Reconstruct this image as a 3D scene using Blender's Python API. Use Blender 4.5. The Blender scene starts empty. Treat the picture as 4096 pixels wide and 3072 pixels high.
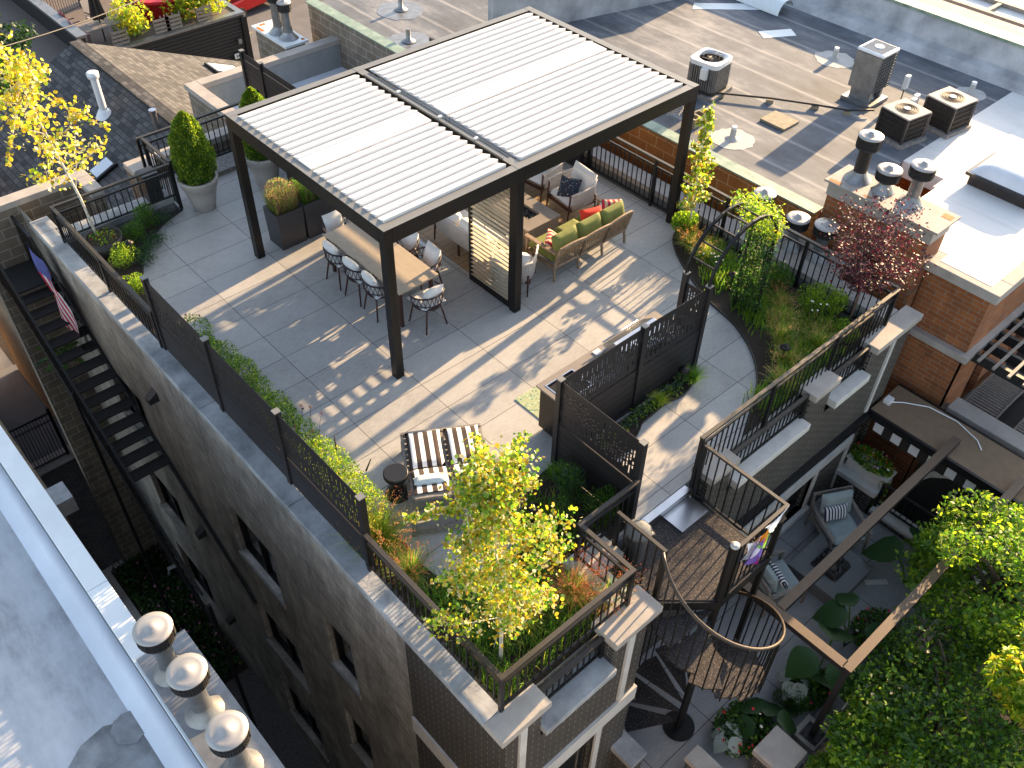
import bpy, bmesh, math, random
import numpy as np
from mathutils import Vector, Matrix, Euler
R_=math.radians; PI=math.pi
random.seed(7); rng=np.random.default_rng(7)
sc=bpy.context.scene; COL=sc.collection
# ---------------- camera
cam=bpy.data.cameras.new('camera'); co=bpy.data.objects.new('camera',cam); COL.objects.link(co)
co.location=(-5.5478,-8.4510,9.6930); co.rotation_euler=(0.7978026,-0.0188009,-0.7332123)
cam.lens=3711.65/4096*36; cam.sensor_width=36; cam.clip_start=.1; cam.clip_end=600
sc.camera=co
# ---------------- light
SUN_EL=17.4; SUN=Vector((math.cos(R_(SUN_EL))*.9935,math.cos(R_(SUN_EL))*.114,math.sin(R_(SUN_EL))))
w=bpy.data.worlds.new('World'); sc.world=w; w.use_nodes=True
nt=w.node_tree; bg=nt.nodes['Background']; sky=nt.nodes.new('ShaderNodeTexSky'); sky.sky_type='NISHITA'; sky.sun_disc=False
sky.sun_elevation=R_(SUN_EL); sky.sun_rotation=math.atan2(SUN.x,SUN.y); sky.air_density=1.0; sky.dust_density=1.4; sky.ozone_density=1.0
hs=nt.nodes.new('ShaderNodeHueSaturation'); hs.inputs['Saturation'].default_value=.72; nt.links.new(sky.outputs[0],hs.inputs['Color']); nt.links.new(hs.outputs[0],bg.inputs[0]); bg.inputs[1].default_value=.125
sl=bpy.data.lights.new('sun','SUN'); sl.energy=5.0; sl.angle=R_(.55); sl.color=(1,.69,.38)
so=bpy.data.objects.new('sun',sl); COL.objects.link(so); so.rotation_euler=SUN.to_track_quat('Z','Y').to_euler(); so.location=(20,0,20)
vs=sc.view_settings; vs.view_transform='Standard'; vs.look='None'; vs.exposure=1.80; vs.gamma=1
sc.cycles.max_bounces=6
# ---------------- materials
MATS={}
def nodes(name,rough=.7,metal=0,spec=None):
    m=bpy.data.materials.new(name); m.use_nodes=True; t=m.node_tree; b=t.nodes['Principled BSDF']
    b.inputs['Roughness'].default_value=rough; b.inputs['Metallic'].default_value=metal
    if spec is not None: b.inputs['Specular IOR Level'].default_value=spec
    MATS[name]=m; return m,t,b
def N(t,ty,**k):
    n=t.nodes.new(ty)
    for a,v in k.items():
        if a in n.inputs: n.inputs[a].default_value=v
        else: setattr(n,a,v)
    return n
def L(t,a,b): t.links.new(a,b)
def ramp(t,fac,stops):
    r=t.nodes.new('ShaderNodeValToRGB'); e=r.color_ramp.elements
    while len(e)<len(stops): e.new(.5)
    for q,(p,c) in zip(e,stops): q.position=p; q.color=(*c,1) if len(c)==3 else c
    L(t,fac,r.inputs[0]); return r
def sca(c,k): return tuple(min(1,x*k) for x in c)
def pos(t): return t.nodes.new('ShaderNodeNewGeometry').outputs['Position']
def mat(name,c,rough=.6,metal=0,var=.15,scale=4,bump=0,bscale=40,c2=None,spec=None,stretch=None):
    """base colour with broad mottling and fine bump"""
    m,t,b=nodes(name,rough,metal,spec)
    p=pos(t)
    if stretch:
        mp=N(t,'ShaderNodeMapping'); mp.inputs['Scale'].default_value=stretch; L(t,p,mp.inputs[0]); p=mp.outputs[0]
    n=N(t,'ShaderNodeTexNoise',Scale=scale,Detail=6.0,Roughness=.6); L(t,p,n.inputs['Vector'])
    r=ramp(t,n.outputs['Fac'],[(.3,sca(c,1-var)),(.7,c2 or sca(c,1+var))]); L(t,r.outputs[0],b.inputs['Base Color'])
    if bump:
        n2=N(t,'ShaderNodeTexNoise',Scale=bscale,Detail=4.0); L(t,p,n2.inputs['Vector'])
        bp=N(t,'ShaderNodeBump',Strength=bump,Distance=.01); L(t,n2.outputs['Fac'],bp.inputs['Height']); L(t,bp.outputs[0],b.inputs['Normal'])
    return m
def brick(name,c1,c2,mortar,bw,bh,ms=.01,offset=.5,var=.25,rough=.85,flat=False,bump=.4,off=(0,0),nscale=3,mvar=0,squash=1):
    """bricks or blocks, u along the wall, v up; flat=True for paving"""
    m,t,b=nodes(name,rough)
    s=N(t,'ShaderNodeSeparateXYZ'); L(t,pos(t),s.inputs[0]); cb=N(t,'ShaderNodeCombineXYZ')
    if flat:
        a=N(t,'ShaderNodeMath',operation='ADD'); a.inputs[1].default_value=off[0]; L(t,s.outputs[0],a.inputs[0]); L(t,a.outputs[0],cb.inputs[0])
        a=N(t,'ShaderNodeMath',operation='ADD'); a.inputs[1].default_value=off[1]; L(t,s.outputs[1],a.inputs[0]); L(t,a.outputs[0],cb.inputs[1])
    else:
        a=N(t,'ShaderNodeMath',operation='ADD'); L(t,s.outputs[0],a.inputs[0]); L(t,s.outputs[1],a.inputs[1]); L(t,a.outputs[0],cb.inputs[0]); L(t,s.outputs[2],cb.inputs[1])
    br=N(t,'ShaderNodeTexBrick',offset=offset); br.inputs['Scale'].default_value=1; br.inputs['Brick Width'].default_value=bw; br.inputs['Row Height'].default_value=bh
    br.inputs['Mortar Size'].default_value=ms; br.inputs['Mortar Smooth'].default_value=.15; br.inputs['Bias'].default_value=0
    br.inputs['Color1'].default_value=(*c1,1); br.inputs['Color2'].default_value=(*c2,1); br.inputs['Mortar'].default_value=(*mortar,1)
    L(t,cb.outputs[0],br.inputs['Vector'])
    n=N(t,'ShaderNodeTexNoise',Scale=nscale,Detail=8.0,Roughness=.65); L(t,pos(t),n.inputs['Vector'])
    r=ramp(t,n.outputs['Fac'],[(.3,(1-var,)*3),(.72,(1+var*.6,)*3)])
    mx=N(t,'ShaderNodeMix',data_type='RGBA',blend_type='MULTIPLY'); mx.inputs[0].default_value=1; L(t,br.outputs['Color'],mx.inputs[6]); L(t,r.outputs[0],mx.inputs[7]); L(t,mx.outputs[2],b.inputs['Base Color'])
    mp=N(t,'ShaderNodeMapping'); mp.inputs['Scale'].default_value=(1.6,1.6,.28) if not flat else (.8,.8,.8); L(t,pos(t),mp.inputs[0])
    n4=N(t,'ShaderNodeTexNoise',Scale=1.3,Detail=7.0,Roughness=.7); L(t,mp.outputs[0],n4.inputs['Vector']); r4=ramp(t,n4.outputs['Fac'],[(.33,(1-var,)*3),(.55,(1,1,1)),(.72,(1+var*.9,)*3)])
    mx4=N(t,'ShaderNodeMix',data_type='RGBA',blend_type='MULTIPLY'); mx4.inputs[0].default_value=1; L(t,mx.outputs[2],mx4.inputs[6]); L(t,r4.outputs[0],mx4.inputs[7]); L(t,mx4.outputs[2],b.inputs['Base Color'])
    if bump:
        n2=N(t,'ShaderNodeTexNoise',Scale=60.0,Detail=3.0); L(t,pos(t),n2.inputs['Vector'])
        a=N(t,'ShaderNodeMath',operation='MULTIPLY'); a.inputs[1].default_value=.35; L(t,n2.outputs['Fac'],a.inputs[0])
        a2=N(t,'ShaderNodeMath',operation='SUBTRACT'); L(t,a.outputs[0],a2.inputs[0]); L(t,br.outputs['Fac'],a2.inputs[1])
        bp=N(t,'ShaderNodeBump',Strength=bump,Distance=.008); L(t,a2.outputs[0],bp.inputs['Height']); L(t,bp.outputs[0],b.inputs['Normal'])
    return m
def leafm(name,c,trans=.45,rough=.5):
    m,t,b=nodes(name,rough); b.inputs['Base Color'].default_value=(*c,1)
    tr=N(t,'ShaderNodeBsdfTranslucent'); tr.inputs[0].default_value=(*sca(c,2.6),1)
    mx=N(t,'ShaderNodeMixShader'); mx.inputs[0].default_value=trans
    out=t.nodes['Material Output']; L(t,b.outputs[0],mx.inputs[1]); L(t,tr.outputs[0],mx.inputs[2]); L(t,mx.outputs[0],out.inputs[0]); return m
M=MATS
# metals, paints
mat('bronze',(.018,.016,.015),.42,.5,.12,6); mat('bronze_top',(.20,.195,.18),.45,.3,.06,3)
mat('black_metal',(.011,.011,.012),.45,.35,.15,9); mat('black_screen',(.022,.019,.021),.5,.2,.12,5)
mat('white_louvre',(.66,.66,.66),.5,0,.02,3); mat('cream_slat',(.42,.36,.27),.45,0,.06,3)
mat('steel',(.55,.55,.56),.28,1,.06,6); mat('galv',(.26,.265,.27),.45,.75,.22,7,.1,30); mat('white_metal',(.72,.73,.74),.4,.1,.1,4)
mat('vent_cap',(.40,.38,.36),.45,.55,.12,4); mat('vent_dark',(.03,.028,.028),.6,.3,.2,8)
mat('rust',(.42,.14,.03),.8,0,.3,12); mat('frame_tan',(.085,.058,.038),.55,.2,.12,14); mat('frame_dark',(.02,.018,.02),.5,.3,.1,8)
mat('dark_wood',(.055,.018,.012),.4,0,.25,14); mat('teak',(.26,.185,.125),.65,0,.3,22,.2,60,stretch=(1,1,.4)); mat('grey_teak',(.22,.195,.17),.7,0,.3,22,.2,60)
mat('white_cloth',(.70,.69,.68),.85,0,.05,6,.25,60); mat('rope_white',(.55,.52,.50),.8,0,.1,20); mat('rope_dark',(.035,.022,.03),.6,0,.2,20)
mat('green_cloth',(.17,.19,.045),.85,0,.18,6,.3,40); mat('red_cloth',(.62,.03,.012),.85,0,.15,9,.3,90); mat('blue_cloth',(.30,.36,.37),.85,0,.08,8,.3,80); mat('mint_cloth',(.50,.56,.56),.85,0,.06,8,.3,80)
mat('stone_cap',(.34,.31,.28),.8,0,.16,3,.25,50); mat('weathered_sill',(.24,.23,.21),.85,0,.25,6); mat('tread_black',(.012,.012,.013),.7); mat('stone_light',(.50,.485,.46),.8,0,.12,5,.2,40)
mat('weathered_cap',(.24,.25,.26),.8,0,.30,2.6,.3,40,c2=(.42,.43,.44)); mat('pot',(.36,.33,.31),.75,0,.1,14,.25,50,stretch=(1,1,3))
mat('concrete_table',(.19,.165,.145),.6,0,.1,5); mat('tabletop',(.40,.33,.25),.45,0,.1,6,stretch=(4,1,1)); mat('soil',(.035,.024,.018),.95,0,.5,40,.9,60); mat('planter_grey',(.045,.044,.05),.5,.1,.08,5)
mat('plastic_black',(.015,.015,.017),.35,0,.1,6); mat('plastic_grey',(.06,.065,.07),.4,0,.1,6); mat('red_paint',(.30,.01,.012),.25,.2,.1,4); mat('hot_tub_red',(.62,.012,.03),.6,0,.08,3)
mat('glass_dark',(.012,.014,.017),.08,0,.3,3,spec=.8); mat('skylight_glass',(.62,.66,.70),.15,.1,.08,2); mat('tyre',(.012,.012,.012),.8); mat('rail_tan',(.045,.04,.036),.5,.3,.15,10)
mat('grey_paint',(.14,.145,.145),.8,0,.08,3,.15,30); mat('orange_brick_plain',(.45,.17,.05),.9,0,.15,4); mat('green_coping',(.18,.26,.21),.55,.2,.25,4,c2=(.30,.38,.30)); mat('coping_white',(.70,.74,.75),.45,.1,.08,2)
mat('parapet_paint',(.34,.345,.36),.8,0,.3,1.6,.2,30,c2=(.52,.52,.53)); mat('membrane_white',(.64,.68,.75),.6,0,.10,1.2,.1,20); mat('bark_white',(.62,.58,.52),.7,0,.35,18); mat('bark',(.10,.075,.055),.85,0,.3,12); mat('bark_red',(.13,.07,.06),.8)
mat('wood_old',(.20,.19,.18),.8,0,.4,16,.2,40,stretch=(1,1,1)); mat('awning',(.19,.13,.08),.85,0,.1,10,.2,60); mat('stripe_white',(.72,.72,.74),.8,0,.03); mat('stripe_black',(.02,.016,.014),.8,0,.1)
mat('siding',(.012,.013,.015),.55,0,.1,6); mat('deck_wood',(.13,.105,.09),.75,0,.35,10,stretch=(1,8,1)); mat('gravel',(.11,.10,.095),.95,0,.6,45,1.0,60); mat('asphalt',(.13,.13,.14),.9,0,.15,1.5,.2,50)
mat('yellow_wood',(.26,.22,.15),.8,0,.25,8); mat('rail_tan2',(.05,.038,.03),.4,.4,.1,9); mat('cable',(.03,.026,.022),.6); mat('flag_blue',(.10,.12,.35),.8); mat('flag_red',(.55,.02,.05),.8); mat('flag_white',(.72,.72,.75),.8); mat('orange',(.85,.30,.02),.8); mat('purple',(.20,.12,.45),.8); mat('flag_green',(.25,.5,.06),.8); mat('pink',(.7,.05,.3),.8)
mat('black_stone',(.02,.02,.022),.2,0,.6,60); mat('white_flower',(.75,.72,.66),.7); mat('red_flower',(.6,.02,.04),.7); mat('pink_flower',(.55,.18,.32),.7); mat('seed_brown',(.06,.035,.02),.9)
# foliage
G=lambda n,c,t=.45: leafm(n,c,t)
G('leaf_yellow',(.42,.33,.02),.5); G('leaf_gold',(.28,.19,.015),.5); G('leaf_pale',(.50,.42,.22),.4); G('leaf_lime',(.24,.33,.02),.5)
G('leaf_green',(.085,.18,.014)); G('leaf_mid',(.045,.115,.012)); G('leaf_dark',(.016,.048,.010),.35); G('leaf_bluegreen',(.05,.10,.06),.35)
G('leaf_red',(.085,.007,.014),.22); G('leaf_darkred',(.022,.005,.010),.12); G('leaf_redpale',(.20,.07,.08),.2)
G('grass_green',(.12,.24,.022)); G('grass_tan',(.36,.24,.09)); G('grass_rust',(.30,.10,.045)); G('grass_yellow',(.34,.36,.04)); G('leaf_arb',(.095,.15,.012),.3); G('leaf_arb_light',(.26,.30,.02),.4)
G('leaf_trop',(.018,.062,.012),.2); G('leaf_white',(.42,.46,.40),.4); G('heather',(.30,.15,.13),.3)
# walls and floors
brick('block_wall',(.33,.295,.245),(.285,.255,.215),(.52,.50,.46),.40,.20,.0045,var=.45,nscale=2.2)
brick('block_beige',(.20,.165,.125),(.16,.13,.10),(.34,.32,.28),.40,.20,.010,var=.25)
brick('dark_brick',(.022,.020,.024),(.034,.030,.034),(.26,.235,.17),.205,.072,.0055,var=.2,rough=.6)
brick('red_brick',(.34,.115,.033),(.24,.075,.022),(.25,.19,.14),.30,.095,.008,var=.25)
brick('orange_block',(.42,.155,.035),(.37,.13,.03),(.58,.38,.20),.44,.22,.008,var=.22)
brick('tan_brick',(.27,.19,.12),(.22,.15,.09),(.33,.28,.2),.2,.07,.006,var=.3)
brick('paver_alley',(.085,.07,.062),(.055,.05,.047),(.02,.02,.02),.20,.10,.008,flat=True,var=.3)
brick('grey_block',(.27,.285,.285),(.26,.275,.275),(.23,.245,.245),.40,.20,.004,var=.1)
def tile(name,c,x0,y0,tx,ty,ms,jc,var=.09):
    m,t,b=nodes(name,.62)
    s=N(t,'ShaderNodeSeparateXYZ'); L(t,pos(t),s.inputs[0])
    def line(o,v0,pitch):
        a=N(t,'ShaderNodeMath',operation='SUBTRACT'); a.inputs[1].default_value=v0; L(t,o,a.inputs[0])
        d=N(t,'ShaderNodeMath',operation='PINGPONG'); d.inputs[1].default_value=pitch/2; L(t,a.outputs[0],d.inputs[0])
        l=N(t,'ShaderNodeMath',operation='LESS_THAN'); l.inputs[1].default_value=ms/2; L(t,d.outputs[0],l.inputs[0]); return l.outputs[0]
    mxx=N(t,'ShaderNodeMath',operation='MAXIMUM'); L(t,line(s.outputs[0],x0,tx),mxx.inputs[0]); L(t,line(s.outputs[1],y0,ty),mxx.inputs[1])
    n=N(t,'ShaderNodeTexNoise',Scale=1.6,Detail=9.0,Roughness=.68); L(t,pos(t),n.inputs['Vector'])
    mp=N(t,'ShaderNodeMapping'); mp.inputs['Scale'].default_value=(2,14,2); L(t,pos(t),mp.inputs[0])
    n2=N(t,'ShaderNodeTexNoise',Scale=4.0,Detail=6.0); L(t,mp.outputs[0],n2.inputs['Vector'])
    n3=N(t,'ShaderNodeTexNoise',Scale=70.0,Detail=2.0); L(t,pos(t),n3.inputs['Vector'])
    ad=N(t,'ShaderNodeMath',operation='ADD'); L(t,n.outputs['Fac'],ad.inputs[0]); L(t,n2.outputs['Fac'],ad.inputs[1])
    ad2=N(t,'ShaderNodeMath',operation='ADD'); L(t,ad.outputs[0],ad2.inputs[0]); L(t,n3.outputs['Fac'],ad2.inputs[1])
    di=N(t,'ShaderNodeMath',operation='DIVIDE'); di.inputs[1].default_value=3; L(t,ad2.outputs[0],di.inputs[0])
    # each slab a slightly different tone
    def cell(o,v0,pitch):
        a=N(t,'ShaderNodeMath',operation='SUBTRACT'); a.inputs[1].default_value=v0; L(t,o,a.inputs[0])
        d=N(t,'ShaderNodeMath',operation='DIVIDE'); d.inputs[1].default_value=pitch; L(t,a.outputs[0],d.inputs[0])
        f=N(t,'ShaderNodeMath',operation='FLOOR'); L(t,d.outputs[0],f.inputs[0]); return f.outputs[0]
    cb=N(t,'ShaderNodeCombineXYZ'); L(t,cell(s.outputs[0],x0,tx),cb.inputs[0]); L(t,cell(s.outputs[1],y0,ty),cb.inputs[1])
    wn=N(t,'ShaderNodeTexWhiteNoise'); L(t,cb.outputs[0],wn.inputs['Vector'])
    ml=N(t,'ShaderNodeMath',operation='MULTIPLY_ADD'); ml.inputs[1].default_value=.10; L(t,wn.outputs['Value'],ml.inputs[0]); L(t,di.outputs[0],ml.inputs[2])
    r=ramp(t,ml.outputs[0],[(.42,sca(c,1-var*3.2)),(.53,sca(c,1-var*.4)),(.66,sca(c,1+var*1.8))])
    mx=N(t,'ShaderNodeMix',data_type='RGBA'); L(t,mxx.outputs[0],mx.inputs[0]); L(t,r.outputs[0],mx.inputs[6]); mx.inputs[7].default_value=(*jc,1); L(t,mx.outputs[2],b.inputs['Base Color'])
    bp=N(t,'ShaderNodeBump',Strength=.12,Distance=.004); L(t,n3.outputs['Fac'],bp.inputs['Height']); L(t,bp.outputs[0],b.inputs['Normal'])
    return m
tile('deck_tile',(.375,.37,.36),-1.002,.911,1.211,.614,.009,(.05,.05,.055))
tile('court_tile',(.27,.27,.275),1.16,-5.80,1.19,1.0,.012,(.03,.03,.03))
tile('rug',(.30,.20,.11),2.6,.2,.30,.14,.008,(.08,.05,.03))
def roofmat(name,c,seam,pitch,axis,dark,light):
    """membrane roof with broad stains, pale lap seams"""
    m,t,b=nodes(name,.75)
    n=N(t,'ShaderNodeTexNoise',Scale=.55,Detail=8.0,Roughness=.65); L(t,pos(t),n.inputs['Vector'])
    mp=N(t,'ShaderNodeMapping'); mp.inputs['Scale'].default_value=(1.2,.35,1) if axis=='y' else (.35,1.2,1); L(t,pos(t),mp.inputs[0])
    n2=N(t,'ShaderNodeTexNoise',Scale=2.2,Detail=8.0,Roughness=.7); L(t,mp.outputs[0],n2.inputs['Vector'])
    ad=N(t,'ShaderNodeMath',operation='ADD'); L(t,n.outputs['Fac'],ad.inputs[0]); L(t,n2.outputs['Fac'],ad.inputs[1])
    hf=N(t,'ShaderNodeMath',operation='MULTIPLY'); hf.inputs[1].default_value=.5; L(t,ad.outputs[0],hf.inputs[0])
    r=ramp(t,hf.outputs[0],[(.34,dark),(.5,c),(.64,light)])
    s=N(t,'ShaderNodeSeparateXYZ'); L(t,pos(t),s.inputs[0]); o=s.outputs[0] if axis=='y' else s.outputs[1]
    wb=N(t,'ShaderNodeMath',operation='MULTIPLY_ADD'); wb.inputs[1].default_value=.12; L(t,n2.outputs['Fac'],wb.inputs[0]); L(t,o,wb.inputs[2])
    d=N(t,'ShaderNodeMath',operation='PINGPONG'); d.inputs[1].default_value=pitch/2; L(t,wb.outputs[0],d.inputs[0])
    rs=ramp(t,d.outputs[0],[(0,(1,1,1)),(.07,(0,0,0))])
    wv=N(t,'ShaderNodeMath',operation='MULTIPLY'); L(t,rs.outputs[0],wv.inputs[0]); L(t,n2.outputs['Fac'],wv.inputs[1])
    mx=N(t,'ShaderNodeMix',data_type='RGBA'); L(t,wv.outputs[0],mx.inputs[0]); L(t,r.outputs[0],mx.inputs[6]); mx.inputs[7].default_value=(*seam,1); L(t,mx.outputs[2],b.inputs['Base Color'])
    n3=N(t,'ShaderNodeTexNoise',Scale=50.0,Detail=3.0); L(t,pos(t),n3.inputs['Vector']); bp=N(t,'ShaderNodeBump',Strength=.2,Distance=.006); L(t,n3.outputs['Fac'],bp.inputs['Height']); L(t,bp.outputs[0],b.inputs['Normal'])
    return m
roofmat('roof_grey',(.105,.118,.14),(.40,.39,.38),.93,'y',(.045,.05,.058),(.27,.27,.27))
roofmat('roof_white',(.40,.42,.445),(.52,.54,.56),2.6,'y',(.17,.18,.195),(.52,.54,.56))
def shingle():
    m,t,b=nodes('shingle',.9)
    s=N(t,'ShaderNodeSeparateXYZ'); L(t,pos(t),s.inputs[0]); cb=N(t,'ShaderNodeCombineXYZ'); L(t,s.outputs[1],cb.inputs[0]); L(t,s.outputs[0],cb.inputs[1])
    br=N(t,'ShaderNodeTexBrick',offset=.5); br.inputs['Scale'].default_value=1; br.inputs['Brick Width'].default_value=.24; br.inputs['Row Height'].default_value=.13; br.inputs['Mortar Size'].default_value=.012; br.inputs['Mortar Smooth'].default_value=.4
    br.inputs['Color1'].default_value=(.030,.030,.032,1); br.inputs['Color2'].default_value=(.105,.102,.10,1); br.inputs['Mortar'].default_value=(.02,.02,.022,1); L(t,cb.outputs[0],br.inputs['Vector'])
    n=N(t,'ShaderNodeTexNoise',Scale=35.0,Detail=4.0); L(t,pos(t),n.inputs['Vector']); r=ramp(t,n.outputs['Fac'],[(.3,(.7,)*3),(.7,(1.25,)*3)])
    mx=N(t,'ShaderNodeMix',data_type='RGBA',blend_type='MULTIPLY'); mx.inputs[0].default_value=1; L(t,br.outputs['Color'],mx.inputs[6]); L(t,r.outputs[0],mx.inputs[7]); L(t,mx.outputs[2],b.inputs['Base Color'])
    bp=N(t,'ShaderNodeBump',Strength=.8,Distance=.02); L(t,br.outputs['Color'],bp.inputs['Height']); L(t,bp.outputs[0],b.inputs['Normal'])
shingle()
def stripes(name,c1,c2,pitch,duty=.5,axis=0,coord='Object'):
    m,t,b=nodes(name,.85); tc=N(t,'ShaderNodeTexCoord'); s=N(t,'ShaderNodeSeparateXYZ'); L(t,tc.outputs[coord],s.inputs[0])
    a=N(t,'ShaderNodeMath',operation='DIVIDE'); a.inputs[1].default_value=pitch; L(t,s.outputs[axis],a.inputs[0])
    f=N(t,'ShaderNodeMath',operation='FRACT'); L(t,a.outputs[0],f.inputs[0]); g=N(t,'ShaderNodeMath',operation='LESS_THAN'); g.inputs[1].default_value=duty; L(t,f.outputs[0],g.inputs[0])
    mx=N(t,'ShaderNodeMix',data_type='RGBA'); L(t,g.outputs[0],mx.inputs[0]); mx.inputs[6].default_value=(*c2,1); mx.inputs[7].default_value=(*c1,1); L(t,mx.outputs[2],b.inputs['Base Color'])
stripes('cabana',(.045,.028,.022),(.80,.80,.80),.128,.52,0)
stripes('navy_stripe',(.015,.018,.05),(.72,.72,.74),.055,.5,0)
stripes('red_stripe',(.42,.02,.05),(.60,.48,.34),.10,.5,0)
def blobs(name,base,cols,scale,th=.5,metal=0):
    m,t,b=nodes(name,.75,metal); v=N(t,'ShaderNodeTexVoronoi',Scale=scale); L(t,pos(t),v.inputs['Vector'])
    k=len(cols); r=ramp(t,N(t,'ShaderNodeSeparateColor').outputs[0],[(i/k,c) for i,c in enumerate(cols)]); r.color_ramp.interpolation='CONSTANT'
    sp=[n for n in t.nodes if n.bl_idname=='ShaderNodeSeparateColor'][0]; L(t,v.outputs['Color'],sp.inputs[0])
    d=N(t,'ShaderNodeMath',operation='LESS_THAN'); d.inputs[1].default_value=th; L(t,v.outputs['Distance'],d.inputs[0])
    mx=N(t,'ShaderNodeMix',data_type='RGBA'); L(t,d.outputs[0],mx.inputs[0]); mx.inputs[6].default_value=(*base,1); L(t,r.outputs[0],mx.inputs[7]); L(t,mx.outputs[2],b.inputs['Base Color'])
blobs('pattern_cloth',(.012,.014,.035),[(.02,.10,.16),(.4,.45,.45),(.02,.02,.05),(.10,.30,.34)],32,.30)
blobs('mat_pattern',(.32,.38,.24),[(.05,.16,.10),(.50,.50,.34),(.10,.28,.20),(.42,.40,.20)],28,.40)
blobs('diamond_plate',(.04,.036,.038),[(.12,.105,.10)],38,.32,.6)
# ---------------- mesh building
class MB:
    def __init__(s): s.v=[]; s.f=[]; s.mi=[]; s.ms=[]; s.cur=0; s.sm=[]
    def use(s,m):
        if m not in s.ms: s.ms.append(m)
        s.cur=s.ms.index(m); return s
    def add(s,vs,fs,smooth=False):
        o=len(s.v); s.v+= [tuple(p) for p in vs]; s.f+=[tuple(i+o for i in f) for f in fs]; s.mi+=[s.cur]*len(fs); s.sm+=[smooth]*len(fs); return s
    def box(s,x0,y0,z0,x1,y1,z1):
        x0,x1=sorted((x0,x1)); y0,y1=sorted((y0,y1)); z0,z1=sorted((z0,z1))
        return s.add([(x0,y0,z0),(x1,y0,z0),(x1,y1,z0),(x0,y1,z0),(x0,y0,z1),(x1,y0,z1),(x1,y1,z1),(x0,y1,z1)],[(0,3,2,1),(4,5,6,7),(0,1,5,4),(1,2,6,5),(2,3,7,6),(3,0,4,7)])
    def obox(s,c,d,rot=(0,0,0)):
        Rm=Euler(rot).to_matrix(); c=Vector(c); h=[x/2 for x in d]
        P=[c+Rm@Vector((a*h[0],b*h[1],e*h[2])) for e in(-1,1) for a,b in((-1,-1),(1,-1),(1,1),(-1,1))]
        return s.add(P,[(0,3,2,1),(4,5,6,7),(0,1,5,4),(1,2,6,5),(2,3,7,6),(3,0,4,7)])
    def bar(s,p,q,w,h=None,up=(0,0,1)):
        h=h or w; p=Vector(p); q=Vector(q); d=(q-p).normalized(); u=Vector(up)
        if abs(d.dot(u))>.98: u=Vector((1,0,0))
        a=d.cross(u).normalized(); b=a.cross(d).normalized(); P=[]
        for e in(p,q): P+=[e-a*w/2-b*h/2,e+a*w/2-b*h/2,e+a*w/2+b*h/2,e-a*w/2+b*h/2]
        return s.add(P,[(0,1,2,3),(7,6,5,4),(0,4,5,1),(1,5,6,2),(2,6,7,3),(3,7,4,0)])
    def tube(s,pts,r,n=8,closed=False,r2=None):
        pts=[Vector(p) for p in pts]; k=len(pts); V=[]; F=[]
        for i,p in enumerate(pts):
            if closed: d=pts[(i+1)%k]-pts[i-1]
            else: d=pts[min(i+1,k-1)]-pts[max(i-1,0)]
            d.normalize(); u=Vector((0,0,1)) if abs(d.z)<.95 else Vector((1,0,0)); a=d.cross(u).normalized(); b=a.cross(d)
            rr=r if r2 is None else r+(r2-r)*i/max(1,k-1)
            if isinstance(r,(list,tuple)): rr=r[i]
            for j in range(n): t=2*PI*j/n; V.append(p+a*math.cos(t)*rr+b*math.sin(t)*rr)
        m=k if closed else k-1
        for i in range(m):
            for j in range(n): F.append((i*n+j,i*n+(j+1)%n,((i+1)%k)*n+(j+1)%n,((i+1)%k)*n+j))
        if not closed: F+=[tuple(range(n))[::-1],tuple((k-1)*n+j for j in range(n))]
        return s.add(V,F,True)
    def cyl(s,c,r,z0,z1,n=20,r1=None): return s.lathe([(r,z0),(r if r1 is None else r1,z1)],c,n,True)
    def lathe(s,prof,c=(0,0),n=24,caps=True,smooth=True):
        V=[];F=[];k=len(prof)
        for r,z in prof:
            for j in range(n): t=2*PI*j/n; V.append((c[0]+r*math.cos(t),c[1]+r*math.sin(t),z))
        for i in range(k-1):
            for j in range(n): F.append((i*n+j,i*n+(j+1)%n,(i+1)*n+(j+1)%n,(i+1)*n+j))
        s.add(V,F,smooth)
        if caps: s.add(V[:n],[tuple(range(n))[::-1]]); s.add(V[-n:],[tuple(range(n))])
        return s
    def prism(s,poly,z0,z1):
        n=len(poly); V=[(x,y,z0) for x,y in poly]+[(x,y,z1) for x,y in poly]
        a=sum(poly[i][0]*poly[(i+1)%n][1]-poly[(i+1)%n][0]*poly[i][1] for i in range(n))
        if a<0: V=[(x,y,z0) for x,y in poly[::-1]]+[(x,y,z1) for x,y in poly[::-1]]
        return s.add(V,[tuple(range(n))[::-1],tuple(range(n,2*n))]+[(i,(i+1)%n,n+(i+1)%n,n+i) for i in range(n)])
    def quad(s,*p): return s.add(p,[tuple(range(len(p)))])
    def cushion(s,c,d,rot=(0,0,0),n=8,puff=.5,edge=4):
        """soft pillow / cushion"""
        Rm=Euler(rot).to_matrix(); c=Vector(c); V=[];F=[]
        for side in(1,-1):
            for i in range(n+1):
                for j in range(n+1):
                    u=i/n*2-1; v=j/n*2-1
                    f=(1-abs(u)**edge)*(1-abs(v)**edge); z=side*(d[2]/2)*((1-puff)*(1 if f>0 else 0)+puff*f**.5) if f>0 else 0
                    q=1-.04*(1-u*u)*abs(v)-.04*(1-v*v)*abs(u)
                    V.append(c+Rm@Vector((u*d[0]/2*q,v*d[1]/2*q,z)))
        o=(n+1)**2
        for i in range(n):
            for j in range(n):
                a=i*(n+1)+j; F.append((a,a+n+1,a+n+2,a+1)); F.append((o+a,o+a+1,o+a+n+2,o+a+n+1))
        return s.add(V,F,True)
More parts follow.
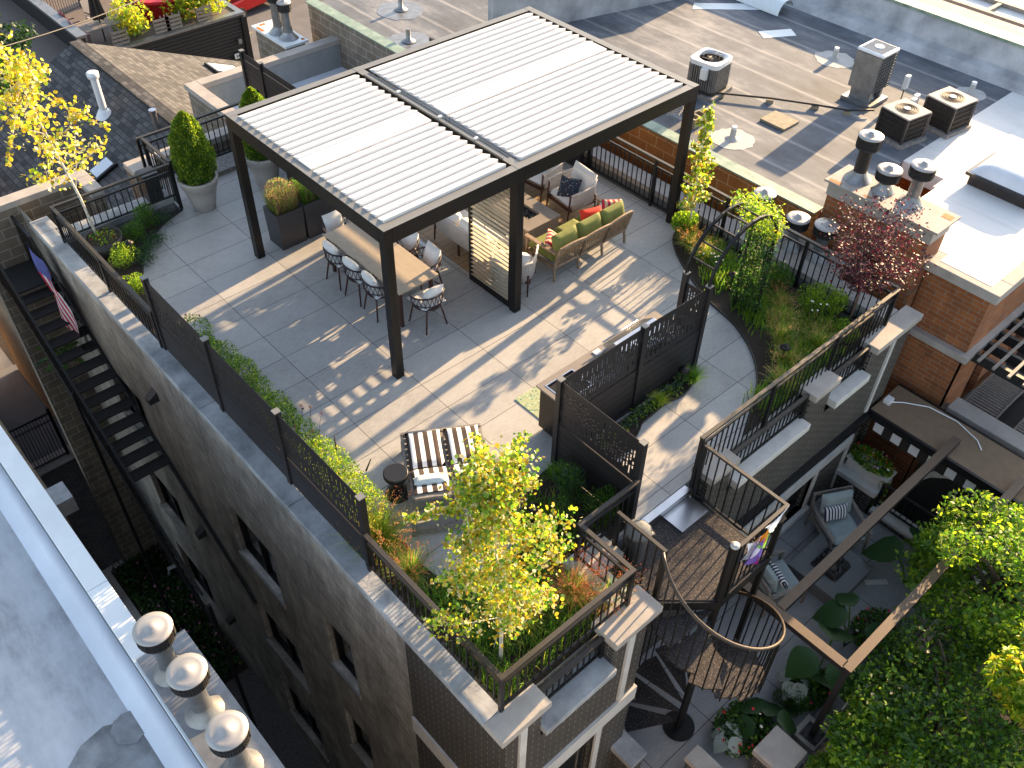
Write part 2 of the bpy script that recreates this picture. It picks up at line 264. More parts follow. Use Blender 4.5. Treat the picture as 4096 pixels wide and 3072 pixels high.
    def build(s,name,m=None,parent=None,bev=0,wl=None):
        me=bpy.data.meshes.new(name); off=Vector((0,0,0))
        if wl is not None: off=Vector(wl)
        me.from_pydata([(x-off.x,y-off.y,z-off.z) for x,y,z in s.v],[],s.f)
        for q in (s.ms or [m]): me.materials.append(MATS[q])
        if s.ms: me.polygons.foreach_set('material_index',s.mi)
        me.polygons.foreach_set('use_smooth',s.sm); me.update()
        o=bpy.data.objects.new(name,me); COL.objects.link(o)
        if parent is not None: o.parent=parent
        if bev:
            b=o.modifiers.new('bevel','BEVEL'); b.width=bev; b.segments=2; b.limit_method='ANGLE'
        return o
def tag(o,label=None,cat=None,group=None,kind=None):
    for k,v in (('label',label),('category',cat),('group',group),('kind',kind)):
        if v: o[k]=v
    return o
def thing(name,label,cat,loc=(0,0,0),rz=0,group=None):
    o=bpy.data.objects.new(name,None); COL.objects.link(o); o.location=loc; o.rotation_euler=(0,0,rz); o.empty_display_size=.1
    return tag(o,label,cat,group)
def struct(name,mb,m=None): return tag(mb.build(name,m),kind='structure')
def copytree(o,parent=None):
    c=o.copy(); COL.objects.link(c); c.parent=parent
    for ch in list(KIDS(o)): copytree(ch,c)
    return c
def KIDS(o): return [x for x in COL.objects if x.parent==o]
def dup(o,loc,rz,label):
    c=copytree(o); c.location=loc; c.rotation_euler=(0,0,rz); c['label']=label; return c
def np_mesh(name,V,F,mats,mi,parent=None,k=4):
    """V (n,3) array, F (m,k) int array"""
    me=bpy.data.meshes.new(name); me.vertices.add(len(V)); me.vertices.foreach_set('co',np.asarray(V,np.float32).ravel())
    m=len(F); me.loops.add(m*k); me.loops.foreach_set('vertex_index',np.asarray(F,np.int32).ravel()); me.polygons.add(m)
    me.polygons.foreach_set('loop_start',np.arange(0,m*k,k,dtype=np.int32)); me.polygons.foreach_set('loop_total',np.full(m,k,np.int32))
    for q in mats: me.materials.append(MATS[q])
    me.polygons.foreach_set('material_index',np.asarray(mi,np.int32)); me.update(calc_edges=True); me.validate()
    o=bpy.data.objects.new(name,me); COL.objects.link(o)
    if parent is not None: o.parent=parent
    return o
def unit(a): return a/np.maximum(1e-9,np.linalg.norm(a,axis=-1,keepdims=True))
def leaves(name,P,size,mats,wts=None,parent=None,aspect=.7,up=.35,hexa=False,dirs=None,var=.35):
    """one small folded leaf at each point of P"""
    n=len(P); P=np.asarray(P,float); nr=unit(rng.normal(size=(n,3))+np.array([0,0,up*3])); 
    a=unit(np.cross(nr,rng.normal(size=(n,3)))) if dirs is None else unit(dirs)
    b=unit(np.cross(nr,a)); s=(size*(1+var*(rng.random(n)*2-1)))[:,None]
    wts=np.array(wts or [1]*len(mats),float); mi=rng.choice(len(mats),n,p=wts/wts.sum())
    if hexa:
        ang=np.arange(6)*PI/3; V=np.stack([P+a*s*.5*math.cos(t)+b*s*.5*aspect*math.sin(t)+nr*s*.07*math.cos(2*t) for t in ang],1).reshape(-1,3); k=6
    else:
        V=np.stack([P-a*s*.5,P+b*s*.5*aspect*.9-a*s*.05+nr*s*.10,P+a*s*.5,P-b*s*.5*aspect*.9-a*s*.05+nr*s*.10],1).reshape(-1,3); k=4
    return np_mesh(name,V,np.arange(n*k).reshape(n,k),mats,mi,parent,k)
def blades(name,B,h,spread,wd,mats,wts=None,parent=None,droop=.5,seg=4,hv=.4):
    """grass blades from base points B bending outwards"""
    B=np.asarray(B,float); n=len(B); th=rng.random(n)*2*PI; d=np.stack([np.cos(th),np.sin(th),0*th],1); sd=np.stack([-np.sin(th),np.cos(th),0*th],1)
    H=h*(1-hv*rng.random(n))[:,None]; S=(spread*(.15+rng.random(n)))[:,None]*H/h; V=[]
    for i in range(seg+1):
        t=i/seg; p=B+d*S*t**1.6+np.array([0,0,1])*H*(t-droop*.5*t**2.6*S/max(spread,1e-6)); ww=wd*(1-t)**.7*.5+.0006
        V+=[p-sd*ww,p+sd*ww]
    V=np.stack(V,1); k=2*(seg+1); F=np.array([[2*i,2*i+1,2*i+3,2*i+2] for i in range(seg)]); FF=(np.arange(n)[:,None,None]*k+F[None]).reshape(-1,4)
    wts=np.array(wts or [1]*len(mats),float); mi=np.repeat(rng.choice(len(mats),n,p=wts/wts.sum()),seg)
    return np_mesh(name,V.reshape(-1,3),FF,mats,mi,parent)
def ball(n,c,r,shell=.55):
    """points in an ellipsoid, denser near its surface"""
    d=unit(rng.normal(size=(n,3))); q=(shell+(1-shell)*rng.random(n))[:,None]**(1/2.); return np.array(c)+d*q*np.array(r)
def P(mb,name,m,root,bev=0): return mb.build(name,m,root,bev,wl=root.location)   # part built in world coordinates
def Psub(mb,name,m,part,root): o=mb.build(name,m,part,0,wl=root.location); return o
GZ=-10.3
# ================= ground
struct('ground',MB().box(-60,-60,GZ-.3,70,80,GZ),'asphalt')
struct('alley_paving',MB().box(-4.0,6.2,GZ+.001,-2.9,12.4,GZ+.03),'paver_alley')
tag(MB().box(-4.55,-9,GZ+.001,-2.5,6.0,GZ+.02).build('gravel_strip','gravel'),kind='structure')
struct('gravel_edge',MB().box(-4.55,6.0,GZ+.001,-4.0,14,GZ+.025),'gravel')
struct('alley_kerb',MB().box(-3.95,3.6,GZ+.03,-3.8,8.2,GZ+.12).box(-3.8,8.05,GZ+.03,-2.7,8.2,GZ+.12),'stone_cap')
# ================= main building
XW=-2.52; YF=-5.27
bl=thing('apartment_building','grey block and dark brick building carrying the roof terrace','building',(-2.5,-5.3,GZ))
def wall_x(mb,x,y0,y1,z0,z1,holes,depth,nx):
    """wall in plane x with rectangular openings (y0,y1,z0,z1), facing nx"""
    ys=sorted({y0,y1,*[h[0] for h in holes],*[h[1] for h in holes]}); zs=sorted({z0,z1,*[h[2] for h in holes],*[h[3] for h in holes]})
    for a,b in zip(ys,ys[1:]):
        for c,d in zip(zs,zs[1:]):
            if any(h[0]<=a and b<=h[1] and h[2]<=c and d<=h[3] for h in holes): continue
            q=[(x,a,c),(x,b,c),(x,b,d),(x,a,d)]; mb.quad(*(q if nx>0 else q[::-1]))
    xi=x-nx*depth
    for a,b,c,d in holes:
        mb.quad((x,a,c),(xi,a,c),(xi,a,d),(x,a,d)); mb.quad((x,b,c),(x,b,d),(xi,b,d),(xi,b,c)); mb.quad((x,a,c),(x,b,c),(xi,b,c),(xi,a,c)); mb.quad((x,a,d),(xi,a,d),(xi,b,d),(x,b,d))
def wall_y(mb,y,x0,x1,z0,z1,holes,depth,ny):
    xs=sorted({x0,x1,*[h[0] for h in holes],*[h[1] for h in holes]}); zs=sorted({z0,z1,*[h[2] for h in holes],*[h[3] for h in holes]})
    for a,b in zip(xs,xs[1:]):
        for c,d in zip(zs,zs[1:]):
            if any(h[0]<=a and b<=h[1] and h[2]<=c and d<=h[3] for h in holes): continue
            q=[(a,y,c),(b,y,c),(b,y,d),(a,y,d)]; mb.quad(*(q if ny<0 else q[::-1]))
    yi=y-ny*depth
    for a,b,c,d in holes:
        mb.quad((a,y,c),(a,yi,c),(a,yi,d),(a,y,d)); mb.quad((b,y,c),(b,y,d),(b,yi,d),(b,yi,c)); mb.quad((a,y,c),(b,y,c),(b,yi,c),(a,yi,c)); mb.quad((a,y,d),(a,yi,d),(b,yi,d),(b,y,d))
H=[]
for y0,y1 in ((4.5,5.92),(.12,1.5),(-2.0,-1.3)):
    for z0,z1 in ((-3.6,-2.2),(-6.5,-5.08),(-9.45,-7.85)): H.append((y0,y1,z0,z1))
mb=MB(); wall_x(mb,XW,-3.47,7.9,GZ,.16,H,.16,-1); P(mb,'wall','block_wall',bl)
for y0,y1,z0,z1 in H:
    wn=P(MB().box(XW+.15,y0,z0,XW+.17,y1,z1),'window','glass_dark',bl)
    yc=(y0+y1)/2; f=MB()
    for a,b,c,d in ((y0,y0+.05,z0,z1),(y1-.05,y1,z0,z1),(y0+.05,y1-.05,z0,z0+.05),(y0+.05,y1-.05,z1-.05,z1)): f.box(XW+.10,a,c,XW+.148,b,d)
    if y1-y0>1: f.box(XW+.10,yc-.03,z0+.05,XW+.148,yc+.03,z1-.05)
    Psub(f,'frame','black_metal',wn,bl); Psub(MB().box(XW-.035,y0-.04,z0-.11,XW+.12,y1+.04,z0-.002),'sill','weathered_sill',wn,bl)
# dark brick return + front
mb=MB(); wall_x(mb,XW,YF,-3.47,GZ,.16,[],.1,-1)
XR=-.28
wall_y(mb,YF,XW,-2.0,-.5,.16,[],.1,-1); wall_y(mb,YF,XW,XR,GZ,-.5,[(-1.9,-.95,-4.6,-1.95)],.12,-1); wall_y(mb,YF,-.86,XR,-.5,.16,[],.1,-1)
wall_x(mb,XR,YF,-4.42,GZ,.16,[],.1,1)
# notch cheeks
wall_x(mb,-2.0,YF,-5.02,-.22,.16,[],.1,1); wall_x(mb,-.86,YF,-5.02,-.22,.16,[],.1,-1)
wall_y(mb,-5.02,-2.0,-.86,-.3,.10,[],.1,-1)
YH=-4.42
wall_y(mb,YH,XR,6.62,GZ,-.5,[(4.35,5.35,-3.35,-2.28)],.15,-1)
for a,b in ((XR,.55),(1.86,2.40),(4.2,4.78),(5.82,7.05)): wall_y(mb,YH,a,b,-.5,.16,[],.1,-1)
wall_y(mb,YH,6.62,7.05,-1.6,-.5,[],.1,-1)
for x,n in ((2.40,1),(4.2,-1),(4.78,1),(5.82,-1)): wall_x(mb,x,YH,-4.22,-.22,.16,[],.1,n)
wall_x(mb,7.05,YH,-4.1,-3,.16,[],.1,1); wall_x(mb,1.86,YH,-4.22,-.2,.16,[],.1,-1)
P(mb,'brick_wall','dark_brick',bl)
P(MB().box(-1.9,YF+.10,-4.6,-.95,YF+.13,-1.95),'window','glass_dark',bl)
dw=P(MB().box(4.35,YH+.13,-3.35,5.35,YH+.15,-2.28),'window','glass_dark',bl)
f=MB().box(4.25,YH-.03,-2.28,5.45,YH+.05,-2.10).box(4.2,YH-.08,-3.49,5.5,YH+.1,-3.35)
for a in (4.25,5.35): f.box(a,YH-.03,-3.35,a+.1,YH+.05,-2.28)
Psub(f,'frame','stone_light',dw,bl)
# stone bands and pilaster strips
st=MB().box(XW-.03,YF-.03,-2.42,XW+.02,-3.47,-2.05).box(XW-.03,YF-.04,-1.80,XR+.03,YF+.02,-1.48)
for a in (-2.34,-.62): st.box(a,YF-.035,-1.44,a+.10,YF+.02,.12)
for a in (-2.0,-.93): st.box(a-.02,YF-.035,-4.7,a+.08,YF+.02,-1.82)
st.box(XR-.02,YH-.035,-2.35,6.4,YH+.02,-2.12) 
st.box(6.46,YH-.035,-1.62,6.54,YH+.02,.05); st.box(6.30,YH-.035,-3.5,6.38,YH+.02,-2.37); st.box(3.4,YH-.035,-3.5,3.55,YH+.02,-2.37)
P(st,'stone_band','stone_light',bl)
cn=MB().box(XR+.02,YH-.09,-1.78,6.6,YH+.02,-1.70).box(XR+.02,YH-.06,-1.92,6.6,YH+.02,-1.79)
P(cn,'cornice','black_metal',bl)
# parapet caps
C1=.28
P(MB().box(-2.62,-5.02,.16,-2.355,-3.5,C1).box(-2.62,-3.495,.165,-2.355,-1.2,C1+.004).box(-2.62,-1.19,.16,-2.355,1.1,C1).box(-2.62,1.105,.165,-2.355,3.9,C1+.003).box(-2.62,3.905,.16,-2.355,6.62,C1),'parapet_cap','weathered_cap',bl,.008)
cap=lambda *b,m='stone_cap': P(MB().box(*b),'parapet_cap',m,bl,.008)
cap(-2.62,-5.32,.16,-1.91,-5.022,C1); cap(-2.0,-5.37,-.34,-.87,-5.0,-.22,m='weathered_cap'); cap(-.90,-5.33,.16,-.11,-4.92,C1)
cap(-.55,-4.90,.16,-.24,-4.10,C1,m='stone_light'); cap(-.22,-4.50,.14,.10,-4.10,C1)
cap(1.82,-4.5,.16,2.42,-4.14,C1); cap(4.18,-4.5,.16,4.82,-4.18,C1); cap(5.78,-4.52,.16,7.08,-4.2,C1)
cap(2.43,-4.55,-.36,4.17,-4.2,-.22,m='stone_light'); cap(4.83,-4.55,-.36,5.77,-4.2,-.22,m='stone_light')
cap(6.5,-4.19,.16,6.86,7.75,C1); cap(-2.62,6.625,.16,-2.3,7.1,C1,m='weathered_cap'); cap(-2.35,6.22,.16,-.34,6.58,C1,m='weathered_cap')
cap(-2.9,7.92,.16,-1.17,8.2,C1); cap(-1.42,7.3,.16,-1.17,7.915,C1); cap(-.52,7.42,.16,-.02,7.9,C1); cap(-.015,7.6,.155,1.88,7.9,C1-.003)
# rooftop box
cap(1.88,7.6,.16,2.15,10.05,C1); cap(2.155,9.78,.16,6.6,10.05,C1); cap(6.33,7.6,.16,6.499,9.775,C1); 
mb=MB().box(1.92,7.92,-4,2.12,10.0,.158).box(2.12,9.82,-4,6.5,10.0,.156)
P(mb,'rooftop_wall','block_beige',bl)
P(MB().box(2.123,9.80,-.4,6.38,9.817,.15).box(6.36,7.7,-.4,6.376,9.8,.15).box(2.122,7.75,-.4,2.135,9.8,.15),'parapet_lining','grey_block',bl)
P(MB().box(2.12,7.4,-.5,6.36,9.8,-.40),'roof','membrane_white',bl)
P(MB().box(6.52,-4.2,GZ,6.83,7.74,.158),'side_wall','block_beige',bl)
P(MB().box(6.505,-4.2,-.3,6.518,7.7,.15).box(-2.352,-5.0,-.3,-2.34,6.2,.15).box(-2.34,6.25,-.3,-.35,6.27,.155).box(-.36,6.27,-.3,-.34,6.56,.155),'parapet_lining','grey_paint',bl)
P(MB().box(-3.4,7.94,GZ,-1.2,8.18,.158).box(-1.4,7.32,GZ,-1.19,7.94,.158).box(-.5,7.44,GZ,-.05,7.88,.158).box(-.05,7.63,GZ,1.9,7.88,.155),'stone_wall','block_beige',bl)
P(MB().box(-2.66,8.2,GZ,-2.4,17,-2.2),'rear_wing_wall','tan_brick',bl)
P(MB().box(XW+.3,-4.2,-3.4,6.5,6.2,-.06).box(-.3,6.2,-3.4,6.5,7.6,-.06).box(XW+.3,-5.0,-3.4,XR-.1,-4.2,-.06).box(-2.3,6.2,-3.4,-.3,7.9,-1.0),'roof','roof_grey',bl)
# flue block east
P(MB().box(6.84,-2.95,GZ,7.36,-.9,.15),'flue_block','red_brick',bl); P(MB().box(6.865,-3.0,.152,7.42,-.85,C1-.002),'flue_block_cap','stone_cap',bl)
# deck
dk=[(-2.3,-4.98),(-.42,-4.98),(-.42,-4.16),(6.42,-4.16),(6.42,7.32),(-.28,7.32),(-.28,6.16),(-2.3,6.16)]
struct('terrace_floor',MB().prism(dk,-.055,0),'deck_tile')
struct('timber_step',MB().box(.4,6.72,.002,3.2,7.22,.10),'wood_old')
# planting beds
def curve(pts,k=6):
    P_=[Vector((*p,0)) for p in pts]; out=[]
    for i in range(len(P_)-1):
        a,b,c,d=P_[max(0,i-1)],P_[i],P_[i+1],P_[min(len(P_)-1,i+2)]
        for j in range(k):
            t=j/k; q=.5*((2*b)+(c-a)*t+(2*a-5*b+4*c-d)*t*t+(3*b-a-3*c+d)*t**3); out.append((q.x,q.y))
    out.append((P_[-1].x,P_[-1].y)); return out
def bed(name,cur,rest):
    c=curve(cur); poly=c+rest
    struct(name,MB().prism(poly,.004,.03),'soil')
    e=MB()
    for a,b in zip(c,c[1:]): e.bar((*a,.026),(*b,.026),.012,.05)
    struct('bed_edging',e,'rail_tan')
bed('planting_bed',[(-.27,6.14),(-.67,5.98),(-1.03,5.73),(-1.38,5.36),(-1.60,5.0),(-1.76,4.6),(-1.85,4.0),(-1.88,3.0),(-1.87,1.5),(-1.90,.3),(-1.84,-.64),(-1.78,-1.8),(-1.74,-2.5),(-1.78,-2.9),(-1.65,-3.4),(-1.2,-3.6),(-.7,-3.45),(-.3,-3.1),(-.05,-2.9),(.3,-2.79),(.6,-2.76)],[(.6,-4.14),(-.43,-4.14),(-.43,-4.96),(-2.29,-4.96),(-2.29,6.14)])
bed('planting_bed',[(6.2,-.18),(5.90,-.31),(5.60,-.66),(5.33,-1.12),(5.1,-1.6),(4.97,-1.96),(4.90,-2.3),(4.81,-2.60),(4.60,-3.0),(4.36,-3.31),(4.11,-3.54),(3.83,-3.72),(3.4,-3.95),(3.0,-4.14)],[(6.38,-4.14),(6.38,-.18)])
bed('planting_bed',[(3.52,-2.85),(3.29,-2.97),(2.97,-3.04),(2.67,-2.99),(2.31,-3.01),(2.1,-3.03),(1.98,-3.09),(1.7,-3.2),(1.4,-3.25),(1.1,-3.15),(.72,-2.9)],[(.72,-2.80),(3.52,-2.80)])
# ================= railings
def railing(label,pts,z0=.0,z1=1.0,dbl=True,sp=.115,posts=None,cat='railing',m='black_metal',grp='terrace railings',off=.10,close=False,tw=.055):
    root=thing('metal_railing',label,cat,(*pts[0][:2],z0),0,grp)
    V=[Vector((*p[:2],0)) for p in pts]; top=MB(); low=MB(); bot=MB(); bal=MB(); 
    for i,(a,b) in enumerate(zip(V,V[1:])):
        d=(b-a); l=d.length; u=d/l; e=tw/2
        s0=a-u*e if i==0 else a+u*e; s1=b+u*e
        top.bar((*s0.xy,z1-.02),(*s1.xy,z1-.02),tw,.035)
        if dbl: low.bar((*(a+u*.02).xy,z1-off-.06),(*(b-u*.02).xy,z1-off-.06),.03,.03)
        bot.bar((*(a+u*.02).xy,z0+.09),(*(b-u*.02).xy,z0+.09),.03,.03)
        n=max(1,round(l/sp)); zt=z1-off-.05 if dbl else z1-.03
        for k in range(1,n): q=a+u*(l*k/n); bal.box(q.x-.008,q.y-.008,z0+.09,q.x+.008,q.y+.008,zt)
        m_=max(1,round(l/1.75))
        for k in range(0 if i==0 else 1,m_+1):
            q=a+u*(l*k/m_); P(MB().box(q.x-.025,q.y-.025,z0+.001,q.x+.025,q.y+.025,z1-.036),'post',m,root)
    P(top,'top_rail','rail_tan' if m=='black_metal' else m,root); (P(low,'lower_rail',m,root) if low.v else 0); P(bot,'bottom_rail',m,root); P(bal,'balusters',m,root); return root
railing('long black railing along the orange block wall behind the lounge seats',[(6.40,7.2),(6.40,-4.22)])
railing('black railing over the low stone ledges beside the grassy bed with the red tree',[(6.36,-4.25),(1.74,-4.25)])
railing('black railing around the front corner bed with the white-barked birch',[(-2.385,-2.66),(-2.385,-5.03),(-.42,-5.03),(-.42,-4.19),(.56,-4.19)],z0=.285)
railing('black railing beside the round tree ring and clipped shrubs at the rear corner',[(-2.385,2.62),(-2.385,6.12),(-.32,6.12)],z0=.285)
railing('black railing behind the potted conifers, backed by the shingle roof',[(-.33,7.28),(2.15,7.28)],z0=.002)
railing('short black gate railing next to the tall potted conifer',[(-.26,6.2),(-.26,7.2)],z0=.002)
railing('short black railing on the low ledge between the front corner and the strip-faced pillar',[(-1.98,-5.12),(-.9,-5.12)],z0=-.22,z1=.22,dbl=False,sp=.1)
railing('low black railing on the middle stone ledge between the two front pillars',[(2.45,-4.36),(4.15,-4.36)],z0=-.22,z1=.26,dbl=False,sp=.1)
railing('low black railing on the right-hand stone ledge by the tall front pillar',[(4.85,-4.36),(5.75,-4.36)],z0=-.22,z1=.26,dbl=False,sp=.1)
for x in (-1.45,3.3,5.3):   # scroll ornaments
    y=-5.12 if x<0 else -4.36
    s=MB()
    for k,zc in enumerate((-.08,.06)): s.tube([(x+.05*math.cos(t),y,zc+.05*math.sin(t)) for t in np.linspace(0,2*PI,13)[:-1]],.009,6,True)
    tag(s.build('scroll_ornament','black_metal'),{-1.45:'round iron scroll in the low ledge railing below the birch corner',3.3:'round iron scroll in the middle ledge railing of the front wall',5.3:'round iron scroll in the ledge railing next to the tall pillar'}[x],'ornament',None)
# ================= perforated screens
def screen_panel(x0,y0,x1,y1,z0,zb,z1,seed,amp=.10):
    """perforated sheet between two posts above stacked boards; open slots are real holes"""
    r=random.Random(seed); a=Vector((x0,y0,0)); b=Vector((x1,y1,0)); l=(b-a).length; u=(b-a)/l
    sh=MB(); bd=MB()
    def rect(s0,s1,za,zc,mbb,t=.006):
        p=a+u*s0; q=a+u*s1; n=Vector((-u.y,u.x,0))*t/2
        V=[(*(p-n).xy,za),(*(q-n).xy,za),(*(q+n).xy,za),(*(p+n).xy,za),(*(p-n).xy,zc),(*(q-n).xy,zc),(*(q+n).xy,zc),(*(p+n).xy,zc)]
        mbb.add(V,[(0,3,2,1),(4,5,6,7),(0,1,5,4),(1,2,6,5),(2,3,7,6),(3,0,4,7)])
    pitch=.046; n=int(l/pitch); pitch=l/n; sw=.023; h=z1-zb; k=0
    rect(0,l,z1-.04,z1,sh); rect(0,l,zb,zb+.03,sh)
    for i in range(n):
        s=i*pitch; mid=s+pitch/2; rect(s,s+pitch-sw,zb+.03,z1-.04,sh)
        ph=mid/l; zc=zb+h*(.5+.0)+amp*math.sin(ph*2*PI*1.0+seed*1.3)
        op=[]
        if i%2==0:
            L_=r.choice((.10,.13,.16)); t0=z1-.09-r.random()*.06; op.append((t0-L_,t0))
            L_=r.choice((.09,.12,.15)); t0=zb+.07+r.random()*.06; op.append((t0,t0+L_))
        dens=.5+.5*abs(math.sin(ph*2*PI*1.5+seed)); half=.06+.12*dens*h
        z=zc-half
        while z<zc+half:
            ln=r.uniform(.03,.075); 
            if r.random()<.72: op.append((z,z+ln))
            z+=ln+r.uniform(.008,.028)
        op=sorted(o for o in op if o[0]>zb+.04 and o[1]<z1-.05); z=zb+.03
        for o0,o1 in op:
            if o0<=z: continue
            rect(s+pitch-sw,s+pitch,z,o0,sh); z=o1
        rect(s+pitch-sw,s+pitch,z,z1-.04,sh)
    m=max(1,round((zb-.01-z0)/.135)); bh=(zb-.01-z0)/m
    for j in range(m): rect(.0,l,z0+j*bh+.006,z0+(j+1)*bh,bd,.03)
    return sh,bd
def screen(label,pts,z0,zb=.82,z1=1.58,seed=1,lift=0,posts=None,first=True):
    root=thing('privacy_screen',label,'screen',(*pts[0],z0),0,'perforated privacy screens')
    for i,(a,b) in enumerate(zip(pts,pts[1:])):
        sh,bd=screen_panel(*a,*b,z0,zb,z1,seed+i); P(sh,'perforated_panel','black_screen',root); P(bd,'board_panel','black_screen',root)
    for i,p in enumerate(pts):
        if i==0 and not first: continue
        q=P(MB().box(p[0]-.04,p[1]-.04,z0-.001,p[0]+.04,p[1]+.04,1.60),'post','black_screen',root); Psub(MB().box(p[0]-.045,p[1]-.045,1.601,p[0]+.045,p[1]+.045,1.615),'post_cap','bronze_top',q,root)
    return root
screen('long black perforated screen of three panels along the terrace edge above the grey block wall',[(-2.35,-2.62),(-2.35,-.88),(-2.35,.86),(-2.35,2.56)],.285,.82,seed=3)
screen('two-panel black perforated screen standing behind the outdoor grill',[(.64,-2.73),(2.21,-2.73),(3.54,-2.75)],.005,.84,seed=11)
screen('single black perforated screen between the front corner bed and the walkway to the stairs',[(.64,-2.73),(.63,-4.14)],.005,.84,seed=5,first=False)
screen('narrow black perforated screen at the foot of the open side of the garden arch',[(3.54,-2.75),(3.54,-2.33)],.005,.84,z1=1.45,seed=8,first=False)
screen('black screen at the far end of the terrace behind the rear potted conifer',[(2.36,8.0),(2.36,7.3),(2.36,5.9),(2.36,4.5)],  .005,1.45,seed=9)  # hidden stretch toward the pergola added, nearly solid, to shade the floor
screen('tall unseen black screen added under the pergola roof to shade the terrace',[(6.28,2.45),(6.28,3.90)],.005,2.0,z1=2.36,seed=21)  # out of sight under the roof, added to block the low sun
screen('unseen black screen added behind the pergola to shade the far terrace',[(6.28,4.15),(6.28,5.9)],.005,1.2,seed=23)  # hidden screen put here to cast shade on the far floor
# ================= louvred pergola
W_,D_,M_,p_,HT,bd_=4.082,6.357,2.364,.138,2.670,.241
pg=thing('louvred_pergola','large dark bronze pergola with two bays of white louvres over the dining and lounge area','pergola',(0,0,0))
for x in (0,M_,D_-p_):
    for y in (0,W_-p_):
        q=MB().box(x+.002,y+.002,0.001,x+p_-.002,y+p_-.002,HT-.006)
        for s in (.035,.069,.103):
            q.box(x+s-.0015,y-.0008,.01,x+s+.0015,y+.003,HT-bd_-.01)
        q.use('bronze')
        P(q,'post','bronze',pg)
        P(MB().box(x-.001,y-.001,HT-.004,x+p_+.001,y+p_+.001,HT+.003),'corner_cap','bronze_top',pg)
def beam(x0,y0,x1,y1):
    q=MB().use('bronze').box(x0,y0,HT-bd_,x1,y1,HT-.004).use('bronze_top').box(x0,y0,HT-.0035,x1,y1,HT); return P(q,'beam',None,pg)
for y in (0,W_-p_):
    beam(p_,y,M_,y+p_); beam(M_+p_,y,D_-p_,y+p_)
for x in (0,M_,D_-p_): beam(x,p_,x+p_,W_-p_)
for a,b in ((p_,M_),(M_+p_,D_-p_)):
    q=MB(); n=22; y0=p_+.03; y1=W_-p_-.03; pt=(y1-y0)/n
    for k in range(n):
        yc=y0+(k+.5)*pt; xa=a-.02 if a<1 else a+.07; xb=b-.09
        if k in (10,11): # flattened pair near the middle
            q.box(xa,yc-pt/2+.002,HT-.012,xb,yc+pt/2,HT+.022); continue
        # stepped louvre: flat pan with a raised rolled edge
        prof=[(-pt*.45,-.045),(-pt*.50,-.040),(-pt*.52,.030),(-pt*.47,.036),(pt*.40,-.016),(pt*.48,-.024),(pt*.48,-.034),(pt*.30,-.026)]
        V=[(xa,yc+u,HT+.008+v) for u,v in prof]+[(xb,yc+u,HT+.008+v) for u,v in prof]; m8=len(prof)
        q.add(V,[tuple(range(m8))[::-1],tuple(range(m8,2*m8))]+[(i,(i+1)%m8,m8+(i+1)%m8,m8+i) for i in range(m8)])
    P(q,'louvre_roof','white_louvre',pg)
    P(MB().box(a,y0-.02,HT-.16,a+.05,y1+.02,HT-.10),'gutter','black_metal',pg); P(MB().box(b-.05,y0-.02,HT-.16,b,y1+.02,HT-.10),'gutter','black_metal',pg)
P(MB().box(M_+.015,p_+.2,HT+.001,M_+.022,W_-.3,HT+.014).box(M_+.117,p_+.2,HT+.001,M_+.124,W_-.3,HT+.014),'centre_ridge','bronze_top',pg)
for y in (1.0,1.85,2.9): 
    P(MB().box(M_+.05,y,HT+.002,M_+.11,y+.04,HT+.035),'sensor','white_metal',pg)
P(MB().cyl((M_+.06,1.7),.004,HT,HT+.14,6).cyl((M_+.10,1.66),.004,HT,HT+.12,6),'antenna','black_metal',pg)
# sliding slatted screen in the middle frame
ss=thing('slatted_screen','tall sliding screen of cream horizontal slats next to the middle front post','screen',(2.41,.15,0))
f=MB().box(2.385,.145,.02,2.435,.19,2.40).box(2.385,1.11,.02,2.435,1.16,2.40).box(2.385,.19,.02,2.435,1.11,.11).box(2.385,.19,2.34,2.435,1.11,2.40)
P(f,'frame','black_metal',ss); q=MB()
for k in range(27):
    z=.15+k*.083; q.obox((2.41,.65,z),(.062,.92,.010),(0,R_(12),0))
P(q,'slats','cream_slat',ss)
struct('floor_track',MB().box(2.39,.15,.001,2.40,3.9,.006).box(2.42,.15,.001,2.43,3.9,.006),'steel')
# ================= neighbouring buildings
ZR=.70
nb=thing('neighbor_building','flat-roofed orange block building east of the terrace with green parapet coping','building',(7.5,-4,GZ))
P(MB().box(7.46,-2.05,GZ,7.66,6.4,.74),'block_wall','orange_block',nb); P(MB().prism([(5.7,6.62),(7.45,6.62),(7.45,6.8),(5.9,6.8),(5.9,11.0),(5.7,11.0)],GZ,.742),'block_wall','block_beige',nb)
P(MB().box(7.42,-2.05,.742,7.70,6.3,.775).box(5.66,6.6,.743,5.94,11.05,.775),'coping','green_coping',nb)
P(MB().box(7.66,-2.06,.4,14.9,6.5,ZR),'roof','roof_grey',nb); P(MB().box(5.9,6.81,.4,18,11.0,ZR-.02),'roof','roof_grey',nb); P(MB().box(5.72,10.8,GZ,18,10.99,.67),'block_wall','block_beige',nb)
# wall between the two roofs (runs slightly askew)
q=MB(); a=(7.9,6.95); b=(13.6,5.55)
q.bar((a[0],a[1],1.15),(b[0],b[1],1.15),.25,.9); P(q,'party_wall','parapet_paint',nb)
P(MB().bar((a[0],a[1],1.63),(b[0],b[1],1.63),.33,.05),'coping','green_coping',nb)
